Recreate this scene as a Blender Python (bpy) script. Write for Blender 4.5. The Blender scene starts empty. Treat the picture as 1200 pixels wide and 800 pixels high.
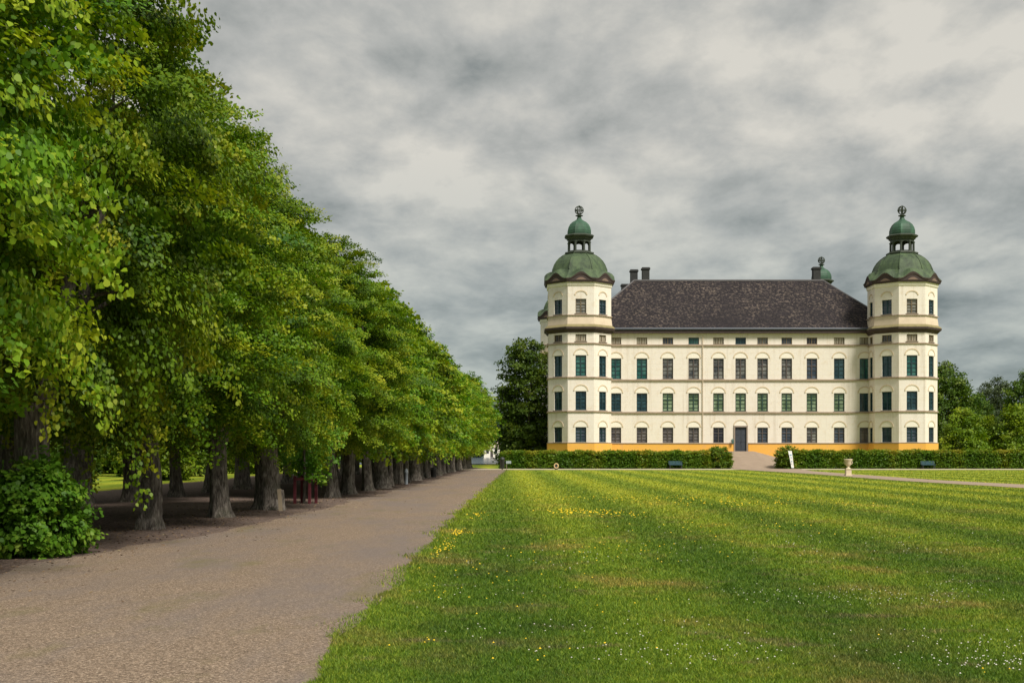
import bpy, math, random
import numpy as np
from mathutils import Vector, Matrix

R = math.radians
sc = bpy.context.scene
col = sc.collection

# ------------------------------------------------------------------ camera
cam_d = bpy.data.cameras.new("camera")
cam = bpy.data.objects.new("camera", cam_d)
col.objects.link(cam)
cam.location = (0, 0, 1.7)
cam.rotation_euler = (R(90), 0, 0)
cam_d.sensor_width = 36
cam_d.lens = 1452 / 1200 * 36
cam_d.shift_y = 130 / 1200
cam_d.clip_start = 0.1
cam_d.clip_end = 6000
sc.camera = cam

# ------------------------------------------------------------------ view
sc.view_settings.view_transform = 'Standard'
sc.view_settings.look = 'None'
sc.view_settings.gamma = 1
sc.view_settings.use_curve_mapping = False
sc.view_settings.exposure = 0.3
sc.cycles.max_bounces = 6
sc.cycles.diffuse_bounces = 3
sc.cycles.glossy_bounces = 2
sc.cycles.transmission_bounces = 4
sc.cycles.transparent_max_bounces = 4

# ------------------------------------------------------------------ sun + sky
SUN_EL, SUN_AZ = 50, 141          # azimuth clockwise from +Y: behind the camera, to the right
sd = bpy.data.lights.new("sun", 'SUN')
sd.energy = 4.2
sd.angle = R(18)
sd.color = (1.0, 0.93, 0.83)
so = bpy.data.objects.new("sun", sd)
col.objects.link(so)
sv = Vector((math.sin(R(SUN_AZ)) * math.cos(R(SUN_EL)), math.cos(R(SUN_AZ)) * math.cos(R(SUN_EL)), math.sin(R(SUN_EL))))
so.rotation_euler = sv.to_track_quat('Z', 'Y').to_euler()
so.location = (60, -60, 80)

world = bpy.data.worlds.new("World")
sc.world = world
world.use_nodes = True
wn, wl = world.node_tree.nodes, world.node_tree.links
wn.clear()


def build_world():
    out = wn.new('ShaderNodeOutputWorld')
    bg = wn.new('ShaderNodeBackground')
    bg.inputs['Strength'].default_value = 0.10
    wl.new(bg.outputs[0], out.inputs[0])
    sky = wn.new('ShaderNodeTexSky')
    sky.sky_type = 'NISHITA'
    sky.sun_disc = False
    sky.sun_elevation = R(SUN_EL)
    sky.sun_rotation = R(SUN_AZ)
    tc = wn.new('ShaderNodeTexCoord')
    sep = wn.new('ShaderNodeSeparateXYZ')
    wl.new(tc.outputs['Generated'], sep.inputs[0])

    def math_(op, a, b=None, clamp=False):
        n = wn.new('ShaderNodeMath'); n.operation = op; n.use_clamp = clamp
        for i, v in enumerate((a, b)):
            if v is None: continue
            if isinstance(v, (int, float)): n.inputs[i].default_value = v
            else: wl.new(v, n.inputs[i])
        return n.outputs[0]
    zc = math_('MAXIMUM', sep.outputs[2], 0.0)
    zz = math_('ADD', zc, 0.24)
    u = math_('DIVIDE', sep.outputs[0], zz)
    v = math_('DIVIDE', sep.outputs[1], zz)
    cmb = wn.new('ShaderNodeCombineXYZ')
    wl.new(u, cmb.inputs[0]); wl.new(v, cmb.inputs[1])

    def noise(scale, detail, rough, dist, off):
        mp = wn.new('ShaderNodeMapping')
        mp.inputs['Location'].default_value = off
        mp.inputs['Scale'].default_value = (1.0, 0.75, 1)
        wl.new(cmb.outputs[0], mp.inputs[0])
        n = wn.new('ShaderNodeTexNoise')
        n.inputs['Scale'].default_value = scale
        n.inputs['Detail'].default_value = detail
        n.inputs['Roughness'].default_value = rough
        n.inputs['Distortion'].default_value = dist
        wl.new(mp.outputs[0], n.inputs['Vector'])
        return n.outputs[0]
    big = noise(1.1, 3, 0.5, 0.3, (1.11, 18.32, 0.65))
    mid = noise(3.4, 10, 0.64, 0.2, (9.87, 16.77, 2.61))
    fine = noise(11, 8, 0.62, 0.2, (14.63, 19.0, 12.61))
    puff = math_('SUBTRACT', 1.0, math_('ABSOLUTE', math_('SUBTRACT', math_('MULTIPLY', noise(2.3, 7, 0.5, 0.15, (15.76, 2.13, 8.69)), 2.0), 1.0)))
    s = math_('ADD', math_('MULTIPLY', big, 0.50), math_('MULTIPLY', mid, 0.38))
    s = math_('ADD', s, math_('MULTIPLY', math_('SUBTRACT', puff, 0.42), 0.30))
    s = math_('ADD', s, math_('MULTIPLY', math_('SUBTRACT', fine, 0.5), 0.24))
    # heaped clouds: lit rims on their upper sides, darker bases below
    nA = noise(2.6, 7, 0.52, 0.25, (4.2, 11.3, 6.1))
    nB = noise(2.6, 7, 0.52, 0.25, (4.2 + 0.03, 11.3 - 0.085, 6.1))
    rel = math_('SUBTRACT', nA, nB)
    s = math_('ADD', s, math_('MULTIPLY', rel, 0.75))
    ramp = wn.new('ShaderNodeValToRGB')
    cr = ramp.color_ramp
    cr.elements[0].position = 0.38; cr.elements[0].color = (0.215, 0.235, 0.230, 1)
    cr.elements[1].position = 0.70; cr.elements[1].color = (0.62, 0.60, 0.545, 1)
    e = cr.elements.new(0.455); e.color = (0.318, 0.331, 0.318, 1)
    e = cr.elements.new(0.545); e.color = (0.418, 0.423, 0.404, 1)
    wl.new(s, ramp.inputs[0])
    # heavier, cooler cloud base towards the horizon (thicker layer seen edge-on)
    hz = wn.new('ShaderNodeMapRange')
    hz.inputs['From Min'].default_value = 0.02; hz.inputs['From Max'].default_value = 0.24
    hz.inputs['To Min'].default_value = 0.0; hz.inputs['To Max'].default_value = 1.0
    wl.new(zc, hz.inputs[0])
    tint = wn.new('ShaderNodeMixRGB'); tint.blend_type = 'MIX'
    tint.inputs[1].default_value = (0.50, 0.60, 0.64, 1)
    tint.inputs[2].default_value = (0.93, 0.92, 0.90, 1)
    wl.new(hz.outputs[0], tint.inputs[0])
    mul = wn.new('ShaderNodeMixRGB'); mul.blend_type = 'MULTIPLY'; mul.inputs[0].default_value = 1
    wl.new(ramp.outputs[0], mul.inputs[1]); wl.new(tint.outputs[0], mul.inputs[2])
    sc10 = wn.new('ShaderNodeMixRGB'); sc10.blend_type = 'MULTIPLY'; sc10.inputs[0].default_value = 1
    wl.new(mul.outputs[0], sc10.inputs[1]); sc10.inputs[2].default_value = (10, 10, 10, 1)
    mx = wn.new('ShaderNodeMixRGB'); mx.inputs[0].default_value = 0.94
    wl.new(sky.outputs[0], mx.inputs[1]); wl.new(sc10.outputs[0], mx.inputs[2])
    wl.new(mx.outputs[0], bg.inputs[0])


build_world()

# ================================================================== helpers
rng = np.random.default_rng(7)
random.seed(7)


def at(px, py, Y):
    return Vector(((px - 600) / 1452 * Y, Y, 1.7 - (py - 530) / 1452 * Y))


def tag(o, label=None, cat=None, group=None, kind=None):
    if label: o['label'] = label
    if cat: o['category'] = cat
    if group: o['group'] = group
    if kind: o['kind'] = kind
    return o


def empty(name, loc, rz=0.0):
    o = bpy.data.objects.new(name, None)
    o.empty_display_size = 0.3
    o.location = loc
    o.rotation_euler = (0, 0, rz)
    col.objects.link(o)
    return o


def link_mesh(name, me, parent=None, loc=(0, 0, 0)):
    o = bpy.data.objects.new(name, me)
    o.location = loc
    if parent: o.parent = parent
    col.objects.link(o)
    return o


def copy_tree(o, parent=None):
    c = o.copy()
    col.objects.link(c)
    if parent: c.parent = parent
    for ch in list(o.children):
        copy_tree(ch, c)
    return c


class MB:
    """collects faces, builds ONE mesh object"""
    def __init__(self):
        self.v, self.f, self.m = [], [], []

    def face(self, pts, m=0):
        i = len(self.v)
        self.v += [tuple(p) for p in pts]
        self.f.append(list(range(i, i + len(pts))))
        self.m.append(m)

    def grid(self, rows, m=0, closed=False):
        i0 = len(self.v)
        n = len(rows[0])
        for r in rows: self.v += [tuple(p) for p in r]
        for a in range(len(rows) - 1):
            for b in range(n if closed else n - 1):
                b2 = (b + 1) % n
                self.f.append([i0 + a * n + b, i0 + a * n + b2, i0 + (a + 1) * n + b2, i0 + (a + 1) * n + b])
                self.m.append(m)

    def box(self, c, s, m=0, rz=0.0, M=None):
        x, y, z = s[0] / 2, s[1] / 2, s[2] / 2
        P = [Vector(p) for p in ((-x, -y, -z), (x, -y, -z), (x, y, -z), (-x, y, -z), (-x, -y, z), (x, -y, z), (x, y, z), (-x, y, z))]
        if rz: P = [Matrix.Rotation(rz, 3, 'Z') @ p for p in P]
        P = [p + Vector(c) for p in P]
        if M: P = [M @ p for p in P]
        i = len(self.v)
        self.v += [tuple(p) for p in P]
        for q in ((0, 3, 2, 1), (4, 5, 6, 7), (0, 1, 5, 4), (1, 2, 6, 5), (2, 3, 7, 6), (3, 0, 4, 7)):
            self.f.append([i + k for k in q]); self.m.append(m)

    def lathe(self, prof, n=16, m=0, c=(0, 0, 0), rot=0.0, apothem=False, cap=True):
        k = 1 / math.cos(math.pi / n) if apothem else 1
        rows = []
        for r, z in prof:
            rows.append([(c[0] + r * k * math.cos(rot + 2 * math.pi * j / n), c[1] + r * k * math.sin(rot + 2 * math.pi * j / n), c[2] + z) for j in range(n)])
        self.grid(rows, m, True)
        if cap:
            self.face(rows[-1], m)
            self.face(rows[0][::-1], m)

    def tube(self, pts, rad, n=8, m=0, cap=True):
        pts = [Vector(p) for p in pts]
        if isinstance(rad, (int, float)): rad = [rad] * len(pts)
        rows = []
        for i, p in enumerate(pts):
            t = (pts[min(i + 1, len(pts) - 1)] - pts[max(i - 1, 0)]).normalized()
            a = t.cross(Vector((0, 1, 0)) if abs(t.y) < 0.9 else Vector((1, 0, 0))).normalized()
            b = t.cross(a)
            rows.append([p + (a * math.cos(2 * math.pi * j / n) + b * math.sin(2 * math.pi * j / n)) * rad[i] for j in range(n)])
        self.grid(rows, m, True)
        if cap:
            self.face(rows[0], m); self.face(rows[-1][::-1], m)

    def mesh(self, name, mats, smooth=False):
        me = bpy.data.meshes.new(name)
        me.from_pydata(self.v, [], self.f)
        for mt in (mats if isinstance(mats, (list, tuple)) else [mats]): me.materials.append(mt)
        me.polygons.foreach_set('material_index', self.m)
        if smooth: me.polygons.foreach_set('use_smooth', [True] * len(self.f))
        me.update()
        return me

    def build(self, name, mats, parent=None, loc=(0, 0, 0), smooth=False):
        return link_mesh(name, self.mesh(name, mats, smooth), parent, loc)


def np_mesh(name, V, F, mats, tint=None, smooth=False):
    """V (n,3), F (m,k) arrays; tint = one float per face"""
    me = bpy.data.meshes.new(name)
    n, (m, k) = len(V), F.shape
    me.vertices.add(n); me.vertices.foreach_set('co', np.ascontiguousarray(V, dtype=np.float32).ravel())
    me.loops.add(m * k); me.loops.foreach_set('vertex_index', np.ascontiguousarray(F, dtype=np.int32).ravel())
    me.polygons.add(m)
    me.polygons.foreach_set('loop_start', np.arange(m, dtype=np.int32) * k)
    me.polygons.foreach_set('loop_total', np.full(m, k, dtype=np.int32))
    if smooth: me.polygons.foreach_set('use_smooth', np.ones(m, dtype=bool))
    me.update(calc_edges=True)
    for mt in (mats if isinstance(mats, (list, tuple)) else [mats]): me.materials.append(mt)
    if tint is not None:
        a = me.attributes.new('tint', 'FLOAT', 'FACE')
        a.data.foreach_set('value', np.ascontiguousarray(tint, dtype=np.float32))
    return me


# ------------------------------------------------------------------ materials
class Mat:
    def __init__(self, name, rough=0.8, spec=0.3):
        self.mt = bpy.data.materials.new(name)
        self.mt.use_nodes = True
        self.n, self.l = self.mt.node_tree.nodes, self.mt.node_tree.links
        self.b = self.n['Principled BSDF']
        self.out = self.n['Material Output']
        self.b.inputs['Roughness'].default_value = rough
        self.b.inputs['Specular IOR Level'].default_value = spec

    def pos(self, obj=False):
        if obj: return self.n.new('ShaderNodeTexCoord').outputs['Object']
        return self.n.new('ShaderNodeNewGeometry').outputs['Position']

    def map(self, vec, scale=(1, 1, 1), loc=(0, 0, 0), rot=(0, 0, 0)):
        m = self.n.new('ShaderNodeMapping')
        m.inputs['Scale'].default_value = scale; m.inputs['Location'].default_value = loc; m.inputs['Rotation'].default_value = rot
        self.l.new(vec, m.inputs[0])
        return m.outputs[0]

    def noise(self, vec, scale, detail=4, rough=0.55, dist=0.0):
        n = self.n.new('ShaderNodeTexNoise')
        n.inputs['Scale'].default_value = scale; n.inputs['Detail'].default_value = detail
        n.inputs['Roughness'].default_value = rough; n.inputs['Distortion'].default_value = dist
        self.l.new(vec, n.inputs['Vector'])
        return n.outputs[0]

    def voro(self, vec, scale, out='Distance'):
        n = self.n.new('ShaderNodeTexVoronoi')
        n.inputs['Scale'].default_value = scale
        self.l.new(vec, n.inputs['Vector'])
        return n.outputs[out]

    def ramp(self, fac, stops):
        r = self.n.new('ShaderNodeValToRGB')
        els = r.color_ramp.elements
        while len(els) < len(stops): els.new(0.5)
        for e, (p, c) in zip(els, stops):
            e.position = p
            e.color = (*c, 1) if not isinstance(c, (int, float)) else (c, c, c, 1)
        self.l.new(fac, r.inputs[0])
        return r.outputs[0]

    def mix(self, fac, a, b, mode='MIX'):
        m = self.n.new('ShaderNodeMixRGB'); m.blend_type = mode
        for i, v in enumerate((fac, a, b)):
            if isinstance(v, (int, float)): m.inputs[i].default_value = v if i == 0 else (v, v, v, 1)
            elif isinstance(v, tuple): m.inputs[i].default_value = (*v, 1)
            else: self.l.new(v, m.inputs[i])
        return m.outputs[0]

    def math(self, op, a, b=0.0, clamp=False):
        m = self.n.new('ShaderNodeMath'); m.operation = op; m.use_clamp = clamp
        for i, v in enumerate((a, b)):
            if isinstance(v, (int, float)): m.inputs[i].default_value = v
            else: self.l.new(v, m.inputs[i])
        return m.outputs[0]

    def attr(self, name):
        a = self.n.new('ShaderNodeAttribute'); a.attribute_name = name
        return a.outputs['Fac']

    def color(self, c):
        if isinstance(c, tuple): self.b.inputs['Base Color'].default_value = (*c, 1)
        else: self.l.new(c, self.b.inputs['Base Color'])
        return self

    def bump(self, h, strength=0.5, dist=0.02):
        b = self.n.new('ShaderNodeBump')
        b.inputs['Strength'].default_value = strength; b.inputs['Distance'].default_value = dist
        self.l.new(h, b.inputs['Height'])
        self.l.new(b.outputs[0], self.b.inputs['Normal'])
        return self

    def translucent(self, color, fac):
        t = self.n.new('ShaderNodeBsdfTranslucent')
        if isinstance(color, tuple): t.inputs[0].default_value = (*color, 1)
        else: self.l.new(color, t.inputs[0])
        mx = self.n.new('ShaderNodeMixShader'); mx.inputs[0].default_value = fac
        self.l.new(self.b.outputs[0], mx.inputs[1]); self.l.new(t.outputs[0], mx.inputs[2])
        self.l.new(mx.outputs[0], self.out.inputs[0])
        return self


def plain(name, c, rough=0.7, spec=0.3, var=0.12, scale=3.0, metal=0.0):
    m = Mat(name, rough, spec)
    n = m.noise(m.pos(True), scale, 5)
    m.color(m.mix(n, tuple(x * (1 - var) for x in c), tuple(min(1, x * (1 + var)) for x in c)))
    m.b.inputs['Metallic'].default_value = metal
    return m.mt


def leaf_mat(name, dark, mid, light, trans=0.3, rough=0.5):
    m = Mat(name, rough, 0.22)
    t = m.attr('tint')
    c = m.ramp(t, [(0.0, dark), (0.5, mid), (1.0, light)])
    oi = m.n.new('ShaderNodeObjectInfo')
    hs = m.n.new('ShaderNodeHueSaturation')
    m.l.new(c, hs.inputs['Color'])
    m.l.new(m.math('ADD', m.math('MULTIPLY', oi.outputs['Random'], 0.022), 0.493), hs.inputs['Hue'])
    m.l.new(m.math('ADD', m.math('MULTIPLY', oi.outputs['Random'], 0.34), 0.90), hs.inputs['Value'])
    c = hs.outputs[0]
    m.color(c)
    m.translucent(m.mix(1.0, c, (1.25, 1.25, 0.6), 'MULTIPLY'), trans)
    return m.mt


M = {}
M['linden_leaf'] = leaf_mat('linden_leaf', (0.028, 0.088, 0.006), (0.112, 0.210, 0.006), (0.33, 0.36, 0.020), 0.31)
M['bush_leaf'] = leaf_mat('bush_leaf', (0.045, 0.13, 0.010), (0.09, 0.22, 0.014), (0.20, 0.30, 0.03), 0.32)
M['dark_leaf'] = leaf_mat('dark_leaf', (0.028, 0.066, 0.008), (0.066, 0.125, 0.011), (0.15, 0.20, 0.02), 0.3)
M['fresh_leaf'] = leaf_mat('fresh_leaf', (0.06, 0.12, 0.008), (0.14, 0.22, 0.010), (0.26, 0.30, 0.02), 0.32)
M['birch_leaf'] = leaf_mat('birch_leaf', (0.04, 0.065, 0.03), (0.075, 0.105, 0.05), (0.13, 0.16, 0.08), 0.3)
M['far_haze_leaf'] = leaf_mat('far_haze_leaf', (0.03, 0.055, 0.045), (0.05, 0.08, 0.07), (0.08, 0.11, 0.09), 0.2)  # distance haze put into the leaf colour as a blue shift
M['hedge_leaf'] = leaf_mat('hedge_leaf', (0.052, 0.125, 0.008), (0.112, 0.195, 0.010), (0.30, 0.26, 0.025), 0.3)

m = Mat('bark', 0.95, 0.1)
p = m.map(m.pos(True), (1, 1, 0.22))
n1 = m.noise(p, 16, 8, 0.65, 0.6)
n2 = m.noise(m.pos(True), 2.2, 5)
c = m.ramp(n1, [(0.32, (0.035, 0.03, 0.026)), (0.50, (0.16, 0.14, 0.12)), (0.70, (0.38, 0.345, 0.30))])
c = m.mix(m.ramp(n2, [(0.5, 0.0), (0.72, 0.55)]), c, (0.06, 0.075, 0.035))
m.color(c).bump(n1, 1.0, 0.06)
M['bark'] = m.mt


def lawn_color(m):
    P = m.pos()
    big = m.noise(m.map(P, (0.05, 0.035, 1)), 1.0, 3, 0.5)
    mid = m.noise(m.map(P, (0.5, 0.35, 0.5)), 1.0, 5, 0.6)
    fine = m.noise(m.map(P, (4.5, 4.5, 1)), 1.0, 6, 0.7)
    grain = m.noise(m.map(P, (34, 26, 1)), 1.0, 4, 0.8)
    c = m.ramp(fine, [(0.25, (0.025, 0.072, 0.006)), (0.5, (0.053, 0.132, 0.008)), (0.75, (0.104, 0.190, 0.016))])
    c = m.mix(m.ramp(grain, [(0.35, 0.0), (0.75, 0.6)]), c, (0.15, 0.195, 0.022))
    # worn, straw-coloured places
    c = m.mix(m.ramp(mid, [(0.51, 0.0), (0.69, 0.68)]), c, m.mix(fine, (0.11, 0.105, 0.035), (0.25, 0.195, 0.075)))
    dk = m.noise(m.map(P, (0.8, 0.55, 0.5), (7, 3, 0)), 1.0, 5, 0.62)
    c = m.mix(m.ramp(dk, [(0.54, 0.0), (0.70, 0.65)]), c, m.mix(fine, (0.022, 0.055, 0.008), (0.05, 0.10, 0.012)))
    # thin brown-violet thatch with self-heal and dead clover
    th = m.noise(m.map(P, (0.7, 1.5, 0.5), (17, 5, 0)), 1.0, 6, 0.68)
    c = m.mix(m.ramp(th, [(0.57, 0.0), (0.67, 0.62)]), c, m.mix(grain, (0.075, 0.062, 0.03), (0.21, 0.17, 0.12)))
    # near-to-far light difference painted in: turf brighter and yellower with distance
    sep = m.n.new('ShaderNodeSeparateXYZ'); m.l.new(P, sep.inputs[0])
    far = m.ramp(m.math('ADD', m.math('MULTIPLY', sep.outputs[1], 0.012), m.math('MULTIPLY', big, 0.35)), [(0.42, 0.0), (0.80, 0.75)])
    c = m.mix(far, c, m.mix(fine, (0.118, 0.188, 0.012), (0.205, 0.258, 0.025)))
    # mower passes, slightly slanted to the avenue
    w = m.n.new('ShaderNodeTexWave'); w.wave_type = 'BANDS'; w.bands_direction = 'X'
    w.inputs['Scale'].default_value = 0.095; w.inputs['Distortion'].default_value = 0.6; w.inputs['Detail'].default_value = 2
    m.l.new(m.map(P, (1, 1, 1), (0, 0, 0), (0, 0, R(-0.5))), w.inputs['Vector'])
    w2 = m.n.new('ShaderNodeTexWave'); w2.wave_type = 'BANDS'; w2.bands_direction = 'X'
    w2.inputs['Scale'].default_value = 0.06; w2.inputs['Distortion'].default_value = 2.5; w2.inputs['Detail'].default_value = 2
    m.l.new(m.map(P, (1, 1, 1), (0, 0, 0), (0, 0, R(62))), w2.inputs['Vector'])
    c = m.mix(m.math('MULTIPLY', w.outputs[1], 0.8), c, m.mix(1.0, c, (2.1, 1.62, 1.5), 'MULTIPLY'))
    c = m.mix(m.math('MULTIPLY', w2.outputs[1], 0.1), c, m.mix(1.0, c, (1.6, 1.4, 1.4), 'MULTIPLY'))
    return c, fine, grain


m = Mat('lawn_turf', 0.9, 0.1)
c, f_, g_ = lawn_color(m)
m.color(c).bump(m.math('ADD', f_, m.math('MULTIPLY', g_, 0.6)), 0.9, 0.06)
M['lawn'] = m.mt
m = Mat('grass_blade', 0.6, 0.25)
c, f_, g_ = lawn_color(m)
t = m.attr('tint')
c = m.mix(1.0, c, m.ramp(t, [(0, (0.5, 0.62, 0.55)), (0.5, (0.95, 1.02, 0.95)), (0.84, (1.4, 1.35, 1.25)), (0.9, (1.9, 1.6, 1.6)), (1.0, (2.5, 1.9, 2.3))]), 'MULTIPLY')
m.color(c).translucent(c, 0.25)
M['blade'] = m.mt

m = Mat('gravel', 0.95, 0.15)
P = m.pos()
v1 = m.voro(P, 64, 'Color'); v2 = m.voro(P, 120, 'Color'); v3 = m.voro(P, 9, 'Color')
d1 = m.voro(P, 64)
big = m.noise(m.map(P, (0.42, 0.13, 1), (2.3, 0.4, 0)), 1, 6, 0.68)
sub = m.noise(P, 2.6, 6, 0.7)
spk0 = m.noise(P, 36, 4, 0.85)
sepc = m.n.new('ShaderNodeSeparateColor'); m.l.new(v1, sepc.inputs[0])
sepd = m.n.new('ShaderNodeSeparateColor'); m.l.new(v2, sepd.inputs[0])
sepe = m.n.new('ShaderNodeSeparateColor'); m.l.new(v3, sepe.inputs[0])
c = m.ramp(sepc.outputs[0], [(0.0, (0.105, 0.078, 0.052)), (0.5, (0.185, 0.138, 0.092)), (0.9, (0.27, 0.212, 0.148)), (1.0, (0.42, 0.35, 0.26))])
c = m.mix(0.5, c, m.ramp(sepd.outputs[0], [(0.0, (0.07, 0.055, 0.04)), (0.6, (0.18, 0.14, 0.098)), (1.0, (0.40, 0.335, 0.25))]))
spk = m.noise(P, 40, 4, 0.85)
c = m.mix(1.0, c, m.ramp(spk, [(0.34, 0.32), (0.5, 1.0), (0.66, 1.9)]), 'MULTIPLY')
c = m.mix(m.math('MULTIPLY', sepe.outputs[1], 0.06), c, (0.10, 0.085, 0.07))
c = m.mix(m.ramp(big, [(0.44, 0.0), (0.62, 0.65)]), c, m.mix(spk0, (0.05, 0.044, 0.042), (0.25, 0.222, 0.20)))
c = m.mix(m.ramp(m.noise(m.map(P, (0.9, 0.35, 1), (4, 9, 0)), 1, 5, 0.65), [(0.55, 0.0), (0.70, 0.5)]), c, m.mix(spk0, (0.045, 0.045, 0.014), (0.22, 0.20, 0.075)))
c = m.mix(1.0, c, (1.02, 0.985, 1.02), 'MULTIPLY')
m.color(c).bump(m.math('ADD', m.math('MULTIPLY', d1, 0.4), spk0), 0.7, 0.012)
M['gravel'] = m.mt

m = Mat('pale_gravel', 0.95, 0.15)
P = m.pos()
c = m.mix(m.noise(P, 1.3, 7, 0.7), (0.21, 0.155, 0.115), (0.36, 0.29, 0.22))
m.color(c)
M['pale_gravel'] = m.mt

m = Mat('avenue_soil', 0.95, 0.1)
P = m.pos()
v = m.voro(m.map(P, (1, 1, 1)), 17, 'Color')
sepc = m.n.new('ShaderNodeSeparateColor'); m.l.new(v, sepc.inputs[0])
c = m.ramp(sepc.outputs[0], [(0, (0.055, 0.038, 0.03)), (0.6, (0.13, 0.095, 0.076)), (1.0, (0.28, 0.21, 0.165))])
c = m.mix(m.noise(P, 0.5, 5), c, (0.13, 0.10, 0.088))
m.color(c).bump(m.noise(P, 22, 5, 0.7), 0.9, 0.03)
M['soil'] = m.mt

# castle materials
m = Mat('cream_plaster', 0.9, 0.15)
P = m.pos()
n = m.noise(m.map(P, (0.35, 0.35, 0.12)), 1, 6, 0.6)
n2 = m.noise(P, 1.7, 7, 0.65)
c = m.mix(n, (0.70, 0.648, 0.565), (0.77, 0.725, 0.655))
c = m.mix(m.ramp(n2, [(0.52, 0.0), (0.75, 0.5)]), c, (0.62, 0.51, 0.37))
stk_ = m.noise(m.map(P, (1.6, 1.6, 0.07)), 1, 6, 0.7)
c = m.mix(m.ramp(stk_, [(0.52, 0.0), (0.74, 0.6)]), c, (0.47, 0.40, 0.31))
sepz = m.n.new('ShaderNodeSeparateXYZ'); m.l.new(P, sepz.inputs[0])
fr = m.math('FRACT', m.math('MULTIPLY', sepz.outputs[2], 1.6))
ln = m.math('LESS_THAN', fr, 0.07)
c = m.mix(m.math('MULTIPLY', ln, 0.16), c, (0.5, 0.4, 0.28))
m.color(c).bump(n2, 0.3, 0.02)
M['plaster'] = m.mt
m = Mat('white_plaster', 0.9, 0.15)
m.color(m.mix(m.noise(m.pos(), 1.2, 6), (0.76, 0.71, 0.60), (0.82, 0.78, 0.69)))
M['white_plaster'] = m.mt
m = Mat('plinth_ochre', 0.9, 0.15)
n = m.noise(m.map(m.pos(), (0.3, 0.3, 0.6)), 1, 7, 0.65)
c = m.mix(n, (0.72, 0.36, 0.055), (0.80, 0.46, 0.115))
c = m.mix(m.ramp(m.noise(m.pos(), 2.0, 7), [(0.56, 0), (0.75, 0.6)]), c, (0.58, 0.34, 0.19))
m.color(c)
M['plinth'] = m.mt
m = Mat('roof_tiles', 0.85, 0.2)
P = m.pos()
sp = m.noise(m.map(P, (1, 1, 1)), 3.4, 8, 0.74)
big = m.noise(P, 0.22, 4, 0.6)
c = m.mix(m.noise(P, 0.9, 5), (0.010, 0.009, 0.0105), (0.027, 0.022, 0.026))
c = m.mix(m.math('MULTIPLY', m.ramp(sp, [(0.50, 0.0), (0.64, 1.0)]), m.ramp(big, [(0.35, 0.15), (0.65, 0.9)])), c, (0.19, 0.152, 0.122))
w = m.n.new('ShaderNodeTexWave'); w.wave_type = 'BANDS'; w.bands_direction = 'Z'
w.inputs['Scale'].default_value = 1.2; w.inputs['Distortion'].default_value = 0.6
m.l.new(P, w.inputs['Vector'])
m.color(c).bump(m.math('ADD', w.outputs[1], sp), 0.7, 0.06)
M['roof'] = m.mt
m = Mat('green_copper', 0.65, 0.3)
P = m.pos()
n = m.noise(m.map(P, (1, 1, 0.4)), 1.3, 8, 0.72, 0.5)
c = m.ramp(n, [(0.28, (0.020, 0.028, 0.018)), (0.45, (0.044, 0.070, 0.038)), (0.6, (0.074, 0.112, 0.052)), (0.8, (0.045, 0.105, 0.06))])
m.color(c).bump(n, 0.4, 0.05)
M['copper'] = m.mt
m = Mat('verdigris', 0.6, 0.3)
P = m.pos()
n = m.noise(m.map(P, (1, 1, 0.5)), 1.1, 6, 0.65)
m.color(m.ramp(n, [(0.3, (0.028, 0.055, 0.04)), (0.55, (0.042, 0.10, 0.063)), (0.8, (0.065, 0.16, 0.10))]))
M['verdigris'] = m.mt
M['lantern_metal'] = plain('lantern_metal', (0.048, 0.060, 0.046), 0.6, 0.3, 0.4, 2)
M['cornice'] = plain('dark_cornice', (0.052, 0.036, 0.034), 0.7, 0.3, 0.35, 2)
M['tympanum'] = plain('tympanum', (0.20, 0.14, 0.11), 0.8, 0.2, 0.2)
M['skirt'] = plain('tower_skirt', (0.60, 0.50, 0.38), 0.85, 0.2, 0.25, 1.2)
M['moss_ledge'] = plain('moss_ledge', (0.22, 0.19, 0.095), 0.85, 0.2, 0.4, 2)
M['string'] = plain('string_course', (0.34, 0.265, 0.20), 0.85, 0.2, 0.3, 1.5)
M['gutter'] = plain('gutter_zinc', (0.055, 0.067, 0.09), 0.5, 0.4, 0.15, 1)
M['arch'] = plain('arch_moulding', (0.60, 0.50, 0.36), 0.9, 0.15, 0.15)
M['stone_trim'] = plain('stone_trim', (0.28, 0.23, 0.19), 0.85, 0.2, 0.2)
M['frame_green'] = plain('frame_green', (0.022, 0.055, 0.045), 0.5, 0.4)
M['frame_teal'] = plain('frame_teal', (0.014, 0.045, 0.055), 0.5, 0.4)
M['frame_brown'] = plain('frame_brown', (0.085, 0.070, 0.065), 0.5, 0.4)
M['frame_cream'] = plain('frame_cream', (0.16, 0.125, 0.08), 0.6, 0.3)
M['chimney'] = plain('chimney_dark', (0.040, 0.042, 0.042), 0.85, 0.2, 0.3)
M['door'] = plain('door_paint', (0.042, 0.050, 0.066), 0.5, 0.4, 0.2)
M['iron'] = plain('dark_iron', (0.03, 0.032, 0.032), 0.5, 0.4)


def glass(name, lo, hi, sc_=1.3):
    m = Mat(name, 0.06, 0.6)
    n = m.noise(m.map(m.pos(), (1, 1, 0.7)), sc_, 3, 0.5)
    m.color(m.ramp(n, [(0.38, lo), (0.62, hi)]))
    return m.mt


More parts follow.
